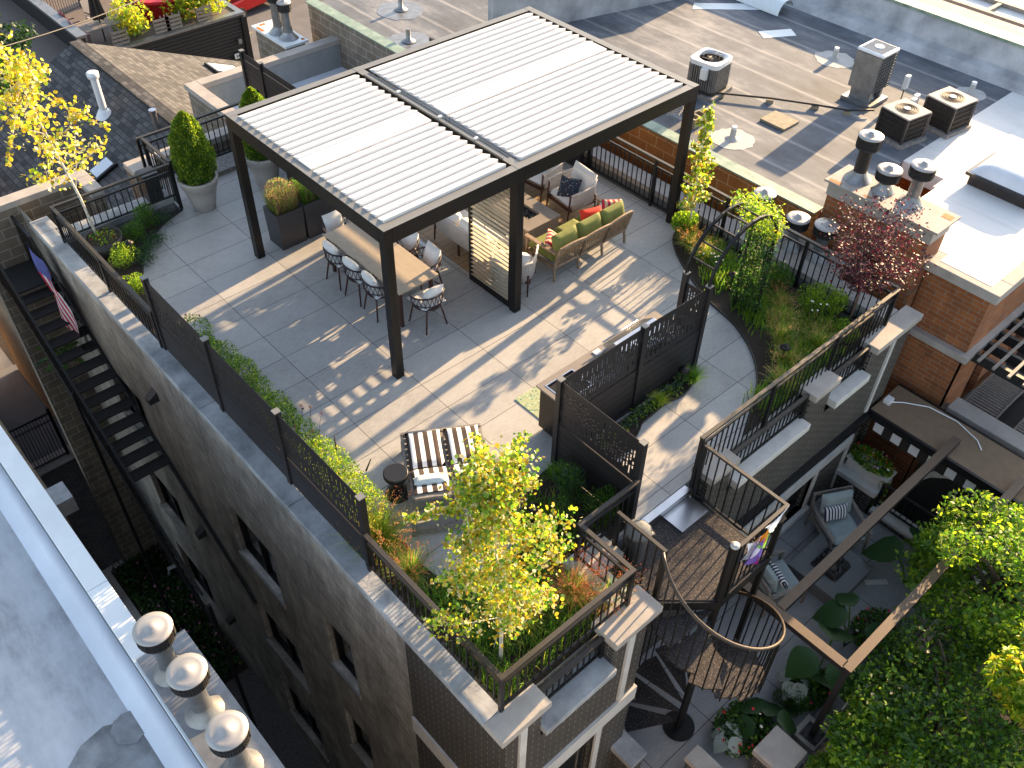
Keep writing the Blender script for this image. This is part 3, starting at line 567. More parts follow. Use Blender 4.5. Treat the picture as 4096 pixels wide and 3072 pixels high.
# east parapet: sloping white face and green coping
q=MB(); y0,y1=-6.5,6.5
pr=[(14.55,ZR),(14.75,ZR+.14),(15.0,ZR+.2),(15.12,ZR+.62),(15.12,ZR+.66),(15.4,ZR+.66),(15.4,0)]
V=[(x,y0,z) for x,z in pr]+[(x,y1,z) for x,z in pr]; m7=len(pr)
q.add(V,[(i,(i+1)%m7,m7+(i+1)%m7,m7+i) for i in range(m7)]); P(q,'parapet','parapet_paint',nb); P(MB().box(15.08,y0,ZR+.665,15.45,y1,ZR+.73),'coping','green_coping',nb)
roofmat('roof_bright',(.70,.69,.67),(.60,.58,.55),1.4,'y',(.60,.59,.57),(.74,.73,.71)); P(MB().box(9.9,-5.0,.38,14.9,-2.9,ZR+.006).box(7.95,-5.05,.38,9.9,-4.15,ZR+.005).box(8.2,-4.15,.38,9.9,-2.95,ZR+.004).box(10.3,-2.95,.38,14.9,-2.06,ZR-.003),'roof','roof_bright',nb)
# chimney
P(MB().box(7.58,-4.0,-3,8.13,-2.10,1.12),'chimney','red_brick',nb)
ch=P(MB().box(7.56,-4.02,1.122,8.15,-2.08,1.37),'chimney_course','stone_cap',nb)
P(MB().box(7.50,-4.10,1.372,8.22,-2.02,1.41),'chimney_cap','stone_cap',nb)
[P(MB().box(*b_),'rust_stain','rust',nb) for b_ in ((7.52,-2.3,1.411,7.60,-2.08,1.413),(7.98,-4.05,1.411,8.12,-3.88,1.413),(7.55,-2.85,1.411,7.60,-2.72,1.413))]
# front wing walls
P(MB().box(7.9,-5.14,-.62,8.1,-4.02,.52).box(8.1,-5.14,-.62,16,-4.95,.52),'brick_wall','red_brick',nb)
P(MB().box(7.84,-5.14,GZ,8.0,-4.02,-.75).box(7.6,-4.02,GZ,7.84,-3.9,.1),'brick_wall','red_brick',nb)
q=MB(); wall_y(q,-5.14,7.84,16,GZ,-.75,[(8.9,9.5,-2.5,-1.2),(10.6,12,-2.5,-1.2)],.12,-1); P(q,'brick_wall','red_brick',nb)
P(MB().box(8.9,-5.03,-2.5,9.5,-5.01,-1.2).box(10.6,-5.03,-2.5,12,-5.01,-1.2),'window','glass_dark',nb)
P(MB().box(7.8,-5.26,.522,8.24,-3.95,.70).box(8.24,-5.26,.522,16,-4.85,.70),'parapet_cap','stone_cap',nb,.01)
P(MB().box(7.78,-5.24,-.75,8.02,-3.9,-.622).box(8.02,-5.24,-.75,16,-5.1,-.622),'stone_band','stone_cap',nb)
P(MB().box(8.85,-5.28,-2.62,9.55,-5.08,-2.502),'sill','stone_cap',nb)
# terrace of the wing
P(MB().box(7.9,-8.4,GZ,8.1,-5.15,-1.9),'brick_wall','red_brick',nb); P(MB().box(7.84,-8.5,-1.898,8.22,-5.27,-1.76),'parapet_cap','stone_cap',nb,.01)
P(MB().box(8.1,-9.5,-3.1,16,-5.15,-2.72),'terrace_floor','siding',nb)
sk=thing('skylight','domed white skylight with black curb on the pale corner roof','skylight',(11,-3.7,ZR))
P(MB().box(10.45,-4.45,ZR+.01,11.35,-3.25,ZR+.20),'curb','vent_dark',sk); P(MB().box(10.38,-4.52,ZR+.201,11.42,-3.18,ZR+.26),'frame','black_stone',sk)
q=MB(); n=10
V=[];F=[]
for i in range(n+1):
    for j in range(n+1):
        u=i/n*2-1;v=j/n*2-1; V.append((10.9+u*.48,-3.85+v*.62,ZR+.262+.20*((1-u**4)*(1-v**4))**.6))
for i in range(n):
    for j in range(n): a=i*(n+1)+j; F.append((a,a+n+1,a+n+2,a+1))
q.add(V,F,True); P(q,'dome','skylight_glass',sk)
# far brick building
fb=thing('brick_building','red brick building with pale capped parapets and a white roof at the top right','building',(16.4,0,GZ))
P(MB().box(16.2,-8,GZ,16.5,4.5,1.05),'brick_wall','red_brick',fb); P(MB().box(16.1,-8,1.052,16.6,4.6,1.17),'parapet_cap','stone_cap',fb)
P(MB().box(16.5,-8,.4,26,4.5,.95),'roof','roof_bright',fb)
q=MB()
for x in (17.1,17.9): q.box(x,-1.2,.952,x+.12,1.2,1.05)
for y in (-1.2,0,1.1): q.box(17.22,y,.952,17.9,y+.1,1.04)
tag(q.build('timber_frame','grey_teak'),'weathered timber frame lying on the white roof at the top right','frame')
# flues
def flue(label,x,y,z,h,r=.09,cr=.20,ch_=.21,m='galv',dome=.05,grp='capped flue pipes'):
    t=thing('flue_pipe',label,'flue',(x,y,z),0,grp)
    MB().lathe([(r*2.1,.001),(r*1.9,.03),(r*1.15,.12),(r*1.05,.16)],n=20).build('flashing','galv',t)
    MB().lathe([(r,.10),(r,h-ch_-.03),(cr*.72,h-ch_),(cr*.72,h-ch_+.01)],n=20).build('pipe',m,t)
    c=MB().lathe([(cr*.96,h-ch_+.005),(cr*.99,h-ch_+.02),(cr*.96,h-ch_+.03)],n=28).lathe([(cr*.84,h-ch_+.012),(cr*.84,h-.03)],n=28)
    for k in range(46): a=2*PI*k/46; c.obox((cr*.93*math.cos(a),cr*.93*math.sin(a),h-ch_/2),(.006,.016,ch_-.05),(0,0,a))
    for k in range(10): a=2*PI*k/10; c.obox((cr*.975*math.cos(a),cr*.975*math.sin(a),h-ch_/2),(.010,.010,ch_-.05),(0,0,a))
    c.lathe([(cr*.985,h-ch_*.55),(cr*.995,h-ch_*.52),(cr*.985,h-ch_*.49)],n=28,caps=False)
    c.build('louvred_band','vent_dark',t)
    MB().lathe([(cr*1.0,h-.035),(cr*1.02,h-.028),(cr*1.0,h-.012),(cr*.7,h-.006),(cr*.34,h+.002),(cr*.2,h+dome),(.002,h+dome*1.05)],n=28).build('cap','vent_cap',t)
    return t
flue('flue with a black streaked pipe, tallest of the three on the brick chimney',7.92,-2.38,1.412,.82,.11,.20,.24,m='vent_dark')
flue('short middle flue between the other two on the brick chimney',7.92,-2.86,1.412,.42,.09,.20,.20)
flue('silver flue on the brick chimney right behind the red-leaved tree',7.93,-3.36,1.412,.72,.10,.20,.21)
flue('flue standing nearest to the pergola, behind the arch against the orange block wall',7.05,-1.25,.282,.68,.10,.195,.20)
flue('middle one of the three flues behind the long railing, beside the vine top',6.98,-2.02,.282,.60,.10,.20,.20)
flue('flue behind the long railing, between the vine top and the red-leaved tree',7.08,-2.50,.282,.66,.105,.205,.20)
bc=thing('block_chimney','grey block chimney with a rusty white sheet metal cap behind the rooftop box','chimney',(4.85,11,GZ))
P(MB().box(4.6,10.32,GZ,5.1,11.7,.20),'stack','block_beige',bc); P(MB().box(4.54,10.25,.202,5.16,11.76,.26),'cap','coping_white',bc)
[P(MB().box(*b_),'rust_stain','rust',bc) for b_ in ((4.56,11.3,.261,4.64,11.6,.264),(5.04,10.32,.261,5.12,10.42,.264),(4.7,11.6,.261,4.85,11.7,.264))]
flue('front flue on the grey block chimney at the top of the picture',4.86,10.62,.262,.85,.11,.16,.22)
flue('rear flue on the grey block chimney, next to the parked red car',4.84,11.02,.262,.95,.11,.16,.22)
# white roof building at lower left
wb=thing('white_roof_building','flat building with a pale blue-white membrane roof at lower left','building',(-5,0,GZ))
P(MB().box(-14,-12,GZ,-4.86,6.3,-.14),'wall','block_wall',wb)
q=MB().box(-14,-12,-.138,-5.16,6.2,-.12); P(q,'roof','roof_white',wb)
q=MB(); V=[(-5.34,-12,-.119),(-5.18,-12,-.07),(-5.06,-12,.22),(-5.05,-12,.1),(-5.34,6.2,-.119),(-5.18,6.2,-.07),(-5.06,6.2,.22),(-5.05,6.2,.1)]
q.add(V,[(0,1,5,4),(1,2,6,5),(2,3,7,6)],True); P(q,'roof_upstand','membrane_white',wb)
P(MB().box(-5.05,-12,-.139,-4.80,-.75,.30).box(-5.05,-.744,-.139,-4.80,6.3,.302),'coping','coping_white',wb,.006)
P(MB().box(-4.80,-6,GZ,-4.50,-1.98,.262),'chimney','block_wall',wb); P(MB().box(-5.02,-6,.303,-4.44,-1.95,.325),'chimney_cap','galv',wb)
flue('upper flue of the three at lower left on the white-roofed building',-4.78,-2.32,.326,.86,.10,.20,.20,dome=.035)
flue('middle flue of the three at lower left, over a torn flashing',-4.75,-2.98,.326,.86,.10,.20,.20,dome=.035)
flue('lowest flue of the three at lower left, cut by the picture edge',-4.76,-3.78,.326,.86,.10,.20,.20,dome=.035)
# broken tar patches and debris on that roof
def patch(name,c,r,z,m,label=None,cat='patch',seed=1,n=26,sq=1,grp=None):
    rr=random.Random(seed); P_=[(c[0]+r*math.cos(2*PI*i/n)*(1+rr.uniform(-.09,.09)),c[1]+r*sq*math.sin(2*PI*i/n)*(1+rr.uniform(-.09,.09))) for i in range(n)]
    o=MB().prism(P_,z,z+.004).build(name,m)
    if label: tag(o,label,cat,grp)
    return o
mat('tar_stain',(.13,.135,.14),.9,0,.35,3,c2=(.30,.31,.32)); mat('patch_white',(.40,.40,.39),.8,0,.1,9); mat('stain_dark',(.40,.43,.46),.9,0,.3,2.5,c2=(.56,.60,.65))
q=MB().prism([(-6.2,-2.42),(-5.9,-2.2),(-5.62,-2.15),(-5.42,-2.25),(-5.30,-2.6),(-5.24,-3.0),(-5.25,-3.5),(-5.3,-3.85),(-5.5,-3.95),(-5.8,-3.7),(-6.05,-3.3),(-6.2,-2.9)],-.119,-.117)
tag(q.build('tar_stain','tar_stain'),'large dark fan-shaped stain beside the lowest flues on the white roof','stain')
patch('tar_stain',(-6.7,-1.9),.26,-.119,'stain_dark','oval grey stain left of the fan-shaped stain on the white roof','stain',3,sq=.6)
patch('tar_stain',(-6.6,-3.6),.45,-.119,'tar_stain','grey stain at the bottom edge of the white roof','stain',4,sq=.7)
patch('roof_patch',(-5.40,-2.35),.20,-.117,'galv','torn grey flashing patch where the white roof meets its parapet','patch',5)
# scupper box
q=MB().box(-4.8,1.0,-.25,-4.55,1.35,.02); tag(q.build('gutter_box','galv'),'metal gutter box hung on the outside of the white roof parapet','gutter')
# ================= gable house
gh=thing('gable_house','house with a dark grey shingle gable roof behind the terrace','house',(2.08,13,GZ))
def roofplane(pts,name='roof',m='shingle',th=.12):
    q=MB(); n=len(pts); V=[tuple(p) for p in pts]+[(p[0],p[1],p[2]-th) for p in pts]
    q.add(V,[tuple(range(n)),tuple(range(n,2*n))[::-1]]+[(i,n+i,n+(i+1)%n,(i+1)%n) for i in range(n)]); return P(q,name,m,gh)
zs=lambda x:-1.3-.42*abs(x-2.08)
roofplane([(2.08,8.25,-1.3),(2.08,17.2,-1.3),(-2.9,17.2,zs(-2.9)),(-2.9,8.25,zs(-2.9))])
roofplane([(2.08,10.1,-1.3),(9,10.1,zs(9)),(9,17.2,zs(9)),(2.08,17.2,-1.3)])
q=MB()
for i in range(44): y=10.1+i*.16; q.obox((2.08,y+.08,-1.275-(.0)),(.30,.175,.025),(R_(3),0,0))
P(q,'ridge_caps','shingle',gh)
P(MB().box(-2.6,10.5,GZ,8.5,17,-4.4),'wall','tan_brick',gh)
q=MB(); q.add([(-2.7,17.05,zs(-2.7)-.14),(9,17.05,zs(9)-.14),(2.08,17.05,-1.44),(-2.7,17.05,-4.5),(9,17.05,-4.5)],[(0,3,4,1,2)]); P(q,'gable_wall','siding',gh)
def on(x): return zs(x)
def skyl(label,x,y,w,l,side):
    t=thing('roof_window',label,'skylight',(x,y,on(x)),0,'roof windows'); a=math.atan(.42)*side
    MB().obox((0,0,.04),(w,l,.09),(0,a,0)).build('frame','black_metal',t); MB().obox((.05*math.sin(a),0,.088),(w-.12,l-.12,.012),(0,a,0)).build('glass','skylight_glass',t)
skyl('flat roof window on the shaded slope behind the yellow birch',.25,11.95,.62,.5,-1); skyl('roof window glowing pale green at the far right of the shingle roof',5.6,16.0,.95,.75,1)
v=thing('vent_pipe','tall white vent pipe with a cap standing on the shaded shingle slope','vent pipe',(1.2,13.67,on(1.2)))
MB().lathe([(.09,-.05),(.09,.95)],n=16).build('pipe','white_metal',v); MB().lathe([(.13,.95),(.14,.98),(.14,1.08),(.10,1.10)],n=18).build('cap','white_metal',v)
MB().lathe([(.24,-.06),(.13,.12)],n=16).obox((0,0,-.01),(.5,.42,.01),(0,-math.atan(.42),0)).build('flashing','white_metal',v)
v=thing('vent_pipe','small metal vent pipe on the shingle roof just left of the potted conifer','vent pipe',(1.7,11.8,on(1.7)))
MB().lathe([(.07,-.05),(.07,.42)],n=14).build('pipe','steel',v); MB().lathe([(.09,.42),(.09,.50)],n=14).build('cap','steel',v)
# ================= garage with roof deck, car, fence behind
gd=thing('garage_building','dark sided garage with a furnished timber roof deck, top left','building',(8,30,GZ))
P(MB().box(2,27.5,GZ,12.1,38,-6.52),'wall','siding',gd)
q=MB()
for k in range(26): q.box(2,27.47,GZ+.05+k*.145,12.1,27.5,GZ+.05+k*.145+.12)
P(q,'siding_boards','siding',gd)
P(MB().box(2.2,27.7,-6.518,11.9,38,-6.45),'roof_deck','deck_wood',gd); P(MB().box(2,27.42,-6.50,12.15,27.68,-6.40).box(11.9,27.68,-6.50,12.15,33,-6.40),'parapet_cap','galv',gd)
P(MB().box(11.95,27.40,GZ,12.2,27.6,-6.6),'downspout','black_metal',gd)
P(MB().box(10.7,27.40,GZ,11.7,27.465,GZ+2.1),'door','vent_dark',gd)
cu=bpy.data.curves.new('house_number','FONT'); cu.body='544'; cu.size=.17; cu.extrude=.008; cu.align_x='CENTER'
tmp=bpy.data.objects.new('tmp',cu); nm=bpy.data.objects.new('house_number',bpy.data.meshes.new_from_object(tmp)); bpy.data.objects.remove(tmp); COL.objects.link(nm); nm.location=(11.53,27.36,-8.16); nm.rotation_euler=(PI/2,0,0)
tag(nm,'house number 544 on a white plate on the dark garage wall','sign')
nm.data.materials.clear(); nm.data.materials.append(MATS['vent_dark'])
q=MB().box(11.34,27.375,-8.21,11.72,27.40,-8.0).build('plate','coping_white'); 
q.parent=nm; q.matrix_parent_inverse=Matrix.LocRotScale(nm.location,nm.rotation_euler,None).inverted()
P(MB().box(11.6,27.3,-7.6,11.75,27.40,-7.42),'lamp','galv',gd)
def shrubby(label,x,y,z,r,h,mats,wts,n,size,cat='shrub',grp=None,name='shrub',trunk=True,flat=.0,seed=0):
    t=thing(name,label,cat,(x,y,z),0,grp); rr=np.random.default_rng(seed+int(abs(x*100)))
    K=9; cs=ball(K,(0,0,h*.55),(r*.6,r*.6,h*.3),.3); P0=np.concatenate([ball(n//K,c,(r*.45,r*.45,h*.3),.6) for c in cs]+[ball(n//3,(0,0,h*.5),(r,r,h*.48),.8)])
    leaves('foliage',P0,size,mats,wts,t,aspect=.6)
    s=MB()
    for k in range(6): a=k*PI/3+.3; s.tube([(0,0,0),(r*.25*math.cos(a),r*.25*math.sin(a),h*.35),(r*.6*math.cos(a),r*.6*math.sin(a),h*.75)],.012,5,r2=.004)
    s.build('stems','bark',t); return t
shrubby('yellow-green shrub growing between the deck table and the red hot tub cover',7.7,28.2,-6.45,.85,1.5,['leaf_yellow','leaf_lime','leaf_green'],[4,4,2],900,.16,grp='shrubs on the garage roof deck')
for i,(x,y) in enumerate(((9.9,28.4),(10.6,28.3),(11.2,28.3))):
    shrubby(['yellow-green shrub nearest the red hot tub cover','yellow-green shrub in the middle of the row right of the red hot tub cover','yellow-green shrub at the corner of the garage deck'][i],x,y,-6.45,.8,1.3,['leaf_yellow','leaf_lime','leaf_green'],[4,5,2],800,.16,grp='shrubs on the garage roof deck',seed=i)
t=thing('hot_tub','round hot tub under a red folding cover on the garage deck','hot tub',(9.55,29.6,-6.45)); MB().cyl((0,0),1.05,.001,.75,30).build('tub','red_paint',t); MB().cyl((0,0),1.12,.751,.86,30).box(-.04,-1.1,.861,.04,1.1,.90).build('cover','hot_tub_red',t)
MB().tube([(1.1+.7*math.cos(a),.2+.7*math.sin(a),.5) for a in np.linspace(0,PI,10)],.14,8).build('hose','white_metal',t)
t=thing('closed_umbrella','closed black patio umbrella standing through the deck table','umbrella',(6.6,28.5,-6.45)); MB().cyl((0,0),.03,0,3.0,8).build('pole','vent_dark',t)
q=MB(); prof=[(.03,2.95),(.10,2.6),(.20,1.6),(.30,.95),(.26,.9)]
n=16;V=[];F=[]
for r,z in prof:
    for j in range(n): a=2*PI*j/n; rr=r*(1 if j%2 else .6); V.append((rr*math.cos(a),rr*math.sin(a),z))
for i in range(len(prof)-1):
    for j in range(n): F.append((i*n+j,i*n+(j+1)%n,(i+1)*n+(j+1)%n,(i+1)*n+j))
q.add(V,F).build('canopy','vent_dark',t)
t=thing('deck_table','long slatted grey table around the closed umbrella','table',(6.5,28.5,-6.45)); q=MB()
for k in range(9): q.box(-.9,-.5+k*.115,.70,1.0,-.5+k*.115+.10,.73)
q.build('tabletop','grey_teak',t); q=MB()
for x in (-.8,.9):
    for y in (-.42,.45): MB().box(x-.04,y-.04,0,x+.04,y+.04,.699).build('leg','grey_teak',t)
def simplechair(label,x,y,rz,m,z=-6.45,grp='chairs on the garage roof deck'):
    t=thing('patio_chair',label,'chair',(x,y,z),rz,grp)
    MB().obox((0,0,.42),(.5,.5,.03)).build('seat',m,t); MB().obox((0,.25,.75),(.5,.03,.6),(R_(-12),0,0)).build('backrest',m,t)
    for a in(-.22,.22):
        for b in(-.22,.22): MB().box(a-.015,b-.015,0,a+.015,b+.015,.41).build('leg','vent_dark',t)
        MB().box(a-.02,-.22,.60,a+.02,.22,.63).build('armrest','vent_dark',t)
    return t
simplechair('dark red chair at the near side of the deck table',5.85,28.7,R_(80),'red_paint'); simplechair('dark red chair beside it, closer to the black wall',5.9,29.6,R_(95),'red_paint')
simplechair('pale mesh chair at the far side of the deck table',6.9,29.9,R_(10),'pot'); simplechair('dark red chair behind the yellow-green shrub on the garage deck',8.35,30.2,R_(-60),'red_paint')
for i,(x,l) in enumerate(((6.9,'slatted planter box leaning at the left end of the garage deck edge'),(8.65,'slatted planter box below the red hot tub cover'),(9.15,'slatted planter box just left of the row of yellow-green shrubs'),(10.5,'slatted planter box hung in front of the row of yellow-green shrubs'))):
    q=MB()
    for k in range(4): q.box(x-.33,27.62,-6.38+k*.15,x+.33,27.66,-6.38+k*.15+.09)
    for s in (-.33,.0,.30): q.box(x+s,27.661,-6.39,x+s+.04,27.70,-5.75)
    tag(q.build('slatted_planter','grey_teak'),l,'planter','slatted boxes along the garage deck edge')
railing('far black railing at the back of the garage roof deck',[(5.6,31.6),(12.0,33.5)],z0=-6.44,z1=-5.35,grp='railings of the garage deck')
q=thing('parapet_wall','dark solid parapet wall left of the garage deck table','wall',(5.4,30,GZ)); P(MB().box(5.3,27.3,GZ,5.5,36,-5.6),'wall','siding',q); P(MB().box(5.2,27.3,-5.598,5.6,36,-5.5),'cap','galv',q)
tag(MB().box(-8,30,GZ,5.2,30.3,-6.5).box(3.2,30.3,GZ,3.4,40,-6.4).build('shade_backdrop','siding'),'near-black wall added as the deep shade at the top left corner','wall')  # near-black siding stands in for the shade in this corner
tag(MB().box(-30,38.2,GZ,30,38.5,GZ+5).build('far_wall','red_brick'),'brick wall closing the yard beyond the garage deck','wall')
def deciduous(label,x,y,z,h,crown,mats,wts,n,size,cat='tree',trunkm='bark',grp=None,aspect=.6,clusters=26,hexa=False):
    t=thing('leafy_tree',label,cat,(x,y,z),0,grp); tr=MB(); pts=[(0,0,0),(.05,.03,h*.35),(-.03,.06,h*.6),(0,0,h*.9)]; tr.tube(pts,[h*.02,h*.016,h*.011,h*.004],8)
    cs=ball(clusters,(0,0,crown[2]),(crown[0]*.78,crown[0]*.78,crown[1]*.78),.45)
    for c in cs: tr.tube([(0,0,max(.2,c[2]-crown[1]*.6)),(c[0]*.5,c[1]*.5,c[2]-.15*crown[1]),tuple(c)],h*.006,5,r2=h*.0015)
    tr.build('trunk',trunkm,t)
    pr=crown[0]*.33; P0=np.concatenate([ball(n//clusters,c,(pr*(.6+.7*rng.random()),pr*(.6+.7*rng.random()),pr*.38),.35) for c in cs])
    leaves('crown',P0,size,mats,wts,t,aspect=aspect,hexa=hexa); return t
deciduous('dark green tree in shade at the top left edge',-.6,22.6,GZ,8.6,(2.3,2.9,6.8),['leaf_dark','leaf_mid'],[3,1],6500,.16)
deciduous('added dark tree filling in the deep shade at the top left corner',.9,26,GZ,8.6,(2.8,2.9,6.0),['leaf_dark'],[1],6000,.17)  # extra tree, all dark leaves, added to darken the corner
# car
car=thing('parked_car','red car parked beside the garage at the top','car',(16.9,36.3,GZ),R_(12))
q=MB(); prof=[(-2.2,.35),(-2.25,.75),(-1.9,.95),(-1.0,1.02),(-.45,1.45),(.95,1.5),(1.65,1.05),(2.15,.95),(2.2,.4)]
for s in (-1,1):
    pass
V=[(x,-.88,z) for x,z in prof]+[(x,.88,z) for x,z in prof]; k=len(prof)
q.add(V,[tuple(range(k))[::-1],tuple(range(k,2*k))]+[(i,(i+1)%k,k+(i+1)%k,k+i) for i in range(k)]); q.build('body','red_paint',car,.08)
MB().box(-.75,-.90,1.06,.95,.90,1.36).build('side_windows','glass_dark',car); MB().obox((1.30,0,1.28),(.66,1.5,.03),(0,R_(33),0)).build('windscreen','glass_dark',car)
for x in (-1.35,1.4):
    for y in (-.86,.86):
        wh=MB(); s=.12*(1 if y>0 else -1)
        V=[(x+.33*math.cos(a),y+o,.33+.33*math.sin(a)) for o in (-.1,.1) for a in np.linspace(0,2*PI,21)[:-1]]
        wh.add(V,[tuple(range(20)),tuple(range(20,40))[::-1]]+[(i,(i+1)%20,20+(i+1)%20,20+i) for i in range(20)]); wo=wh.build('wheel','tyre',car)
        rm=MB(); V=[(x+.2*math.cos(a),y+s,.33+.2*math.sin(a)) for a in np.linspace(0,2*PI,13)[:-1]]; rm.add(V,[tuple(range(12)) if y<0 else tuple(range(12))[::-1]]); rm.build('rim','steel',wo)
struct('yard_shade_sheet',MB().box(-20,17.3,GZ+.002,5.2,45,GZ+.01),'soil'); struct('parking_line',MB().box(12.6,33.6,GZ+.001,15.5,33.75,GZ+.006),'yellow_wood')  # near-black soil sheet paints the deep shade of the yard
# overhead cables
q=0
for k,(a,b,l) in enumerate((((-2,19,-1.6),(10.5,27,-4.2),'topmost overhead cable crossing in front of the garage deck'),((5.2,26.9,-7.4),(12,19,-5.2),'overhead cable passing the garage wall lamp'),((5.8,26.9,-7.8),(12,19,-5.6),'overhead cable just above the house number'),((6.5,26.9,-8.2),(12,19,-6.0),'lowest overhead cable, below the house number'))):
    A=Vector(a);B=Vector(b); pts=[A.lerp(B,t)-Vector((0,0,.35*4*t*(1-t))) for t in np.linspace(0,1,14)]
    tag(MB().tube(pts,.022,6).build('overhead_cable','cable'),l,'cable','overhead cables behind the shingle roof')
# ================= dining set
T=thing('dining_table','long dining table with a pale stone-look top under the left pergola bay','table',(1.12,1.88,0))
MB().box(-.385,-1.03,.705,.385,1.03,.74).build('tabletop','tabletop',T,.004)
for k in (-.62,-.21,.21,.62): pass
f=MB().box(-.33,-.97,.64,.33,-.93,.702).box(-.33,.93,.64,.33,.97,.702).box(-.33,-.93,.64,-.29,.93,.702).box(.29,-.93,.64,.33,.93,.702); f.build('frame','dark_wood',T)
for x in (-.30,.30):
    for y in (-.92,.92): MB().bar((x,y,.638),(x*1.06,y*1.03,0),.05).build('leg','dark_wood',T)
def dining_chair(label):
    t=thing('dining_chair',label,'chair',(0,0,0),0,'dining chairs with woven dark rope backs')
    MB().lathe([(.21,.415),(.235,.425),(.235,.44),(.21,.445)],n=24).build('seat_frame','dark_wood',t)
    for a in (42,138,222,318):
        c,s=math.cos(R_(a)),math.sin(R_(a)); MB().tube([(.22*c,.20*s,.43),(.30*c,.31*s,0)],.017,8,r2=.013).build('leg','dark_wood',t)
    # curved back shell, open towards +x
    q=MB(); A=np.radians(np.linspace(68,292,30)); top=[(.27*math.cos(a),.265*math.sin(a),.60+.07*(1-math.cos(a))/2*1.3) for a in A]; low=[(.235*math.cos(a),.235*math.sin(a),.44) for a in A]; mid=[(.262*math.cos(a),.258*math.sin(a),.52) for a in A]
    q.tube(top,.015,8); q.tube(mid,.008,6); q.build('back_rail','rope_dark',t)
    q=MB()
    for i in range(0,29,2):
        for d in (-1,1):
            j=min(29,max(0,i+d*2)); q.tube([low[i],mid[min(29,max(0,i+d))],top[j]],.0055,5)
    q.build('rope_weave','rope_dark',t)
    MB().cushion((.02,0,.465),(.46,.44,.075),(0,0,0),10,.6).build('seat_cushion','white_cloth',t)
    MB().cushion((-.15,0,.63),(.40,.36,.15),(0,R_(72),0),10,.8,3).build('back_cushion','white_cloth',t)
    return t
LB=['dining chair on the near long side, nearest to the tall grey planters','dining chair in the middle of the near long side of the table','dining chair on the near long side, partly behind the front pergola post','dining chair at the near end of the table, facing the pergola post','dining chair on the far long side, nearest to the slatted screen','middle dining chair on the far long side, next to the white sofa','dining chair on the far long side, tucked under the pergola beam','dining chair at the far end of the table beside the grey planters']
dc=dining_chair(LB[0]); dc.location=(.80,2.53,0)
for (x,y,r),l in zip(((.80,1.98,3),(.80,1.46,-4),(1.17,.74,90),(1.66,1.42,176),(1.66,2.0,180),(1.66,2.56,183),(1.13,3.06,-90)),LB[1:]): dup(dc,(x,y,0),R_(r),l)
# ================= lounge
tag(struct('outdoor_rug',MB().box(2.5,1.0,.002,5.6,3.3,.010),'rug'),None)
ru=bpy.data.objects['outdoor_rug']; del ru['kind']; tag(ru,'tan outdoor rug with a fine grid pattern under the lounge seats','rug')
def rope_seat(name,label,cat,wd,cush,grp,arm=.60):
    """lounge seat facing +x, width along y"""
    t=thing(name,label,cat,(0,0,0),0,grp); h=wd/2
    for x,y in ((.30,-h+.04),(.30,h-.04),(-.30,-h+.06),(-.30,h-.06)):
        MB().tube([(x,y,.40 if x<0 else arm-.02),(x*1.12,y*1.0,0)],.02,8,r2=.013).build('leg','dark_wood',t)
    f=MB().bar((.31,-h+.04,.27),(.31,h-.04,.27),.03,.05).bar((-.30,-h+.05,.27),(-.30,h-.05,.27),.03,.05).bar((.31,-h+.04,.27),(-.30,-h+.04,.27),.03,.05).bar((.31,h-.04,.27),(-.30,h-.04,.27),.03,.05)
    if wd>1: f.bar((.31,0,.27),(-.33,0,.27),.03,.05).bar((-.33,0,.0),(-.33,0,.5),.03)
    f.build('seat_frame','dark_wood',t)
    path=[(.30,-h,arm),(.0,-h-.01,arm+.01),(-.24,-h+.02,arm+.03),(-.36,-h+.12,arm+.05),(-.38,0,arm+.06),(-.36,h-.12,arm+.05),(-.24,h-.02,arm+.03),(.0,h+.01,arm+.01),(.30,h,arm)]
    pts=[Vector((p[0],p[1],p[2])) for p in path]; fine=[]
    for a,b in zip(pts,pts[1:]):
        n=max(2,int((b-a).length/.03)); fine+= [a.lerp(b,i/n) for i in range(n)]
    fine.append(pts[-1]); MB().tube(pts,.017,8).build('back_rail','dark_wood' if False else 'rope_white',t)
    q=MB()
    for i in range(0,len(fine)-1):
        p=fine[i]; b=Vector((p.x*.93,p.y*.95,.27)); q.bar(p,b,.018,.008)
    q.build('rope_weave','rope_white',t)
    n=cush; w_=(wd-.08)/n
    for k in range(n):
        y=-h+.04+w_*(k+.5); MB().cushion((.01,y,.36),(.62,w_-.01,.16),(0,0,0),10,.35,8).build('seat_cushion','white_cloth',t)
        MB().cushion((-.24,y,.60),(.44,w_-.02,.20),(0,R_(75),0),10,.6,6).build('back_cushion','white_cloth',t)
    return t
a=rope_seat('lounge_sofa','white two-seat rope sofa seen from behind, left of the slatted screen','sofa',1.46,2,None); a.location=(3.0,1.78,0)
b=rope_seat('lounge_armchair','white rope armchair with a dark patterned pillow beyond the fire table','armchair',.70,1,'white rope lounge armchairs'); b.location=(5.15,1.52,0); b.rotation_euler=(0,0,R_(174))
dup(b,(5.2,2.42,0),R_(186),'white rope armchair mostly hidden under the pergola roof behind the fire table'); dup(b,(2.90,.62,0),R_(38),'white rope armchair squeezed between the middle front post and the green sofa')
q=MB().cushion((0,0,0),(.38,.38,.13),(0,0,0),10,.85,3).build('patterned_pillow','pattern_cloth'); q.location=(5.02,1.48,.56); q.rotation_euler=(R_(12),R_(-52),R_(25)); tag(q,'navy and teal patterned square pillow on the white armchair','pillow')
t=thing('fire_table','square brown concrete fire table with black fire glass in the middle','fire table',(4.05,1.62,0)); 
q=MB(); q.box(-.37,-.50,0,.37,.50,.36).box(-.39,-.52,.36,-.14,.52,.43).box(.14,-.52,.36,.39,.52,.43).box(-.14,-.52,.36,.14,-.26,.43).box(-.14,.26,.36,.14,.52,.43); q.build('body','concrete_table',t)
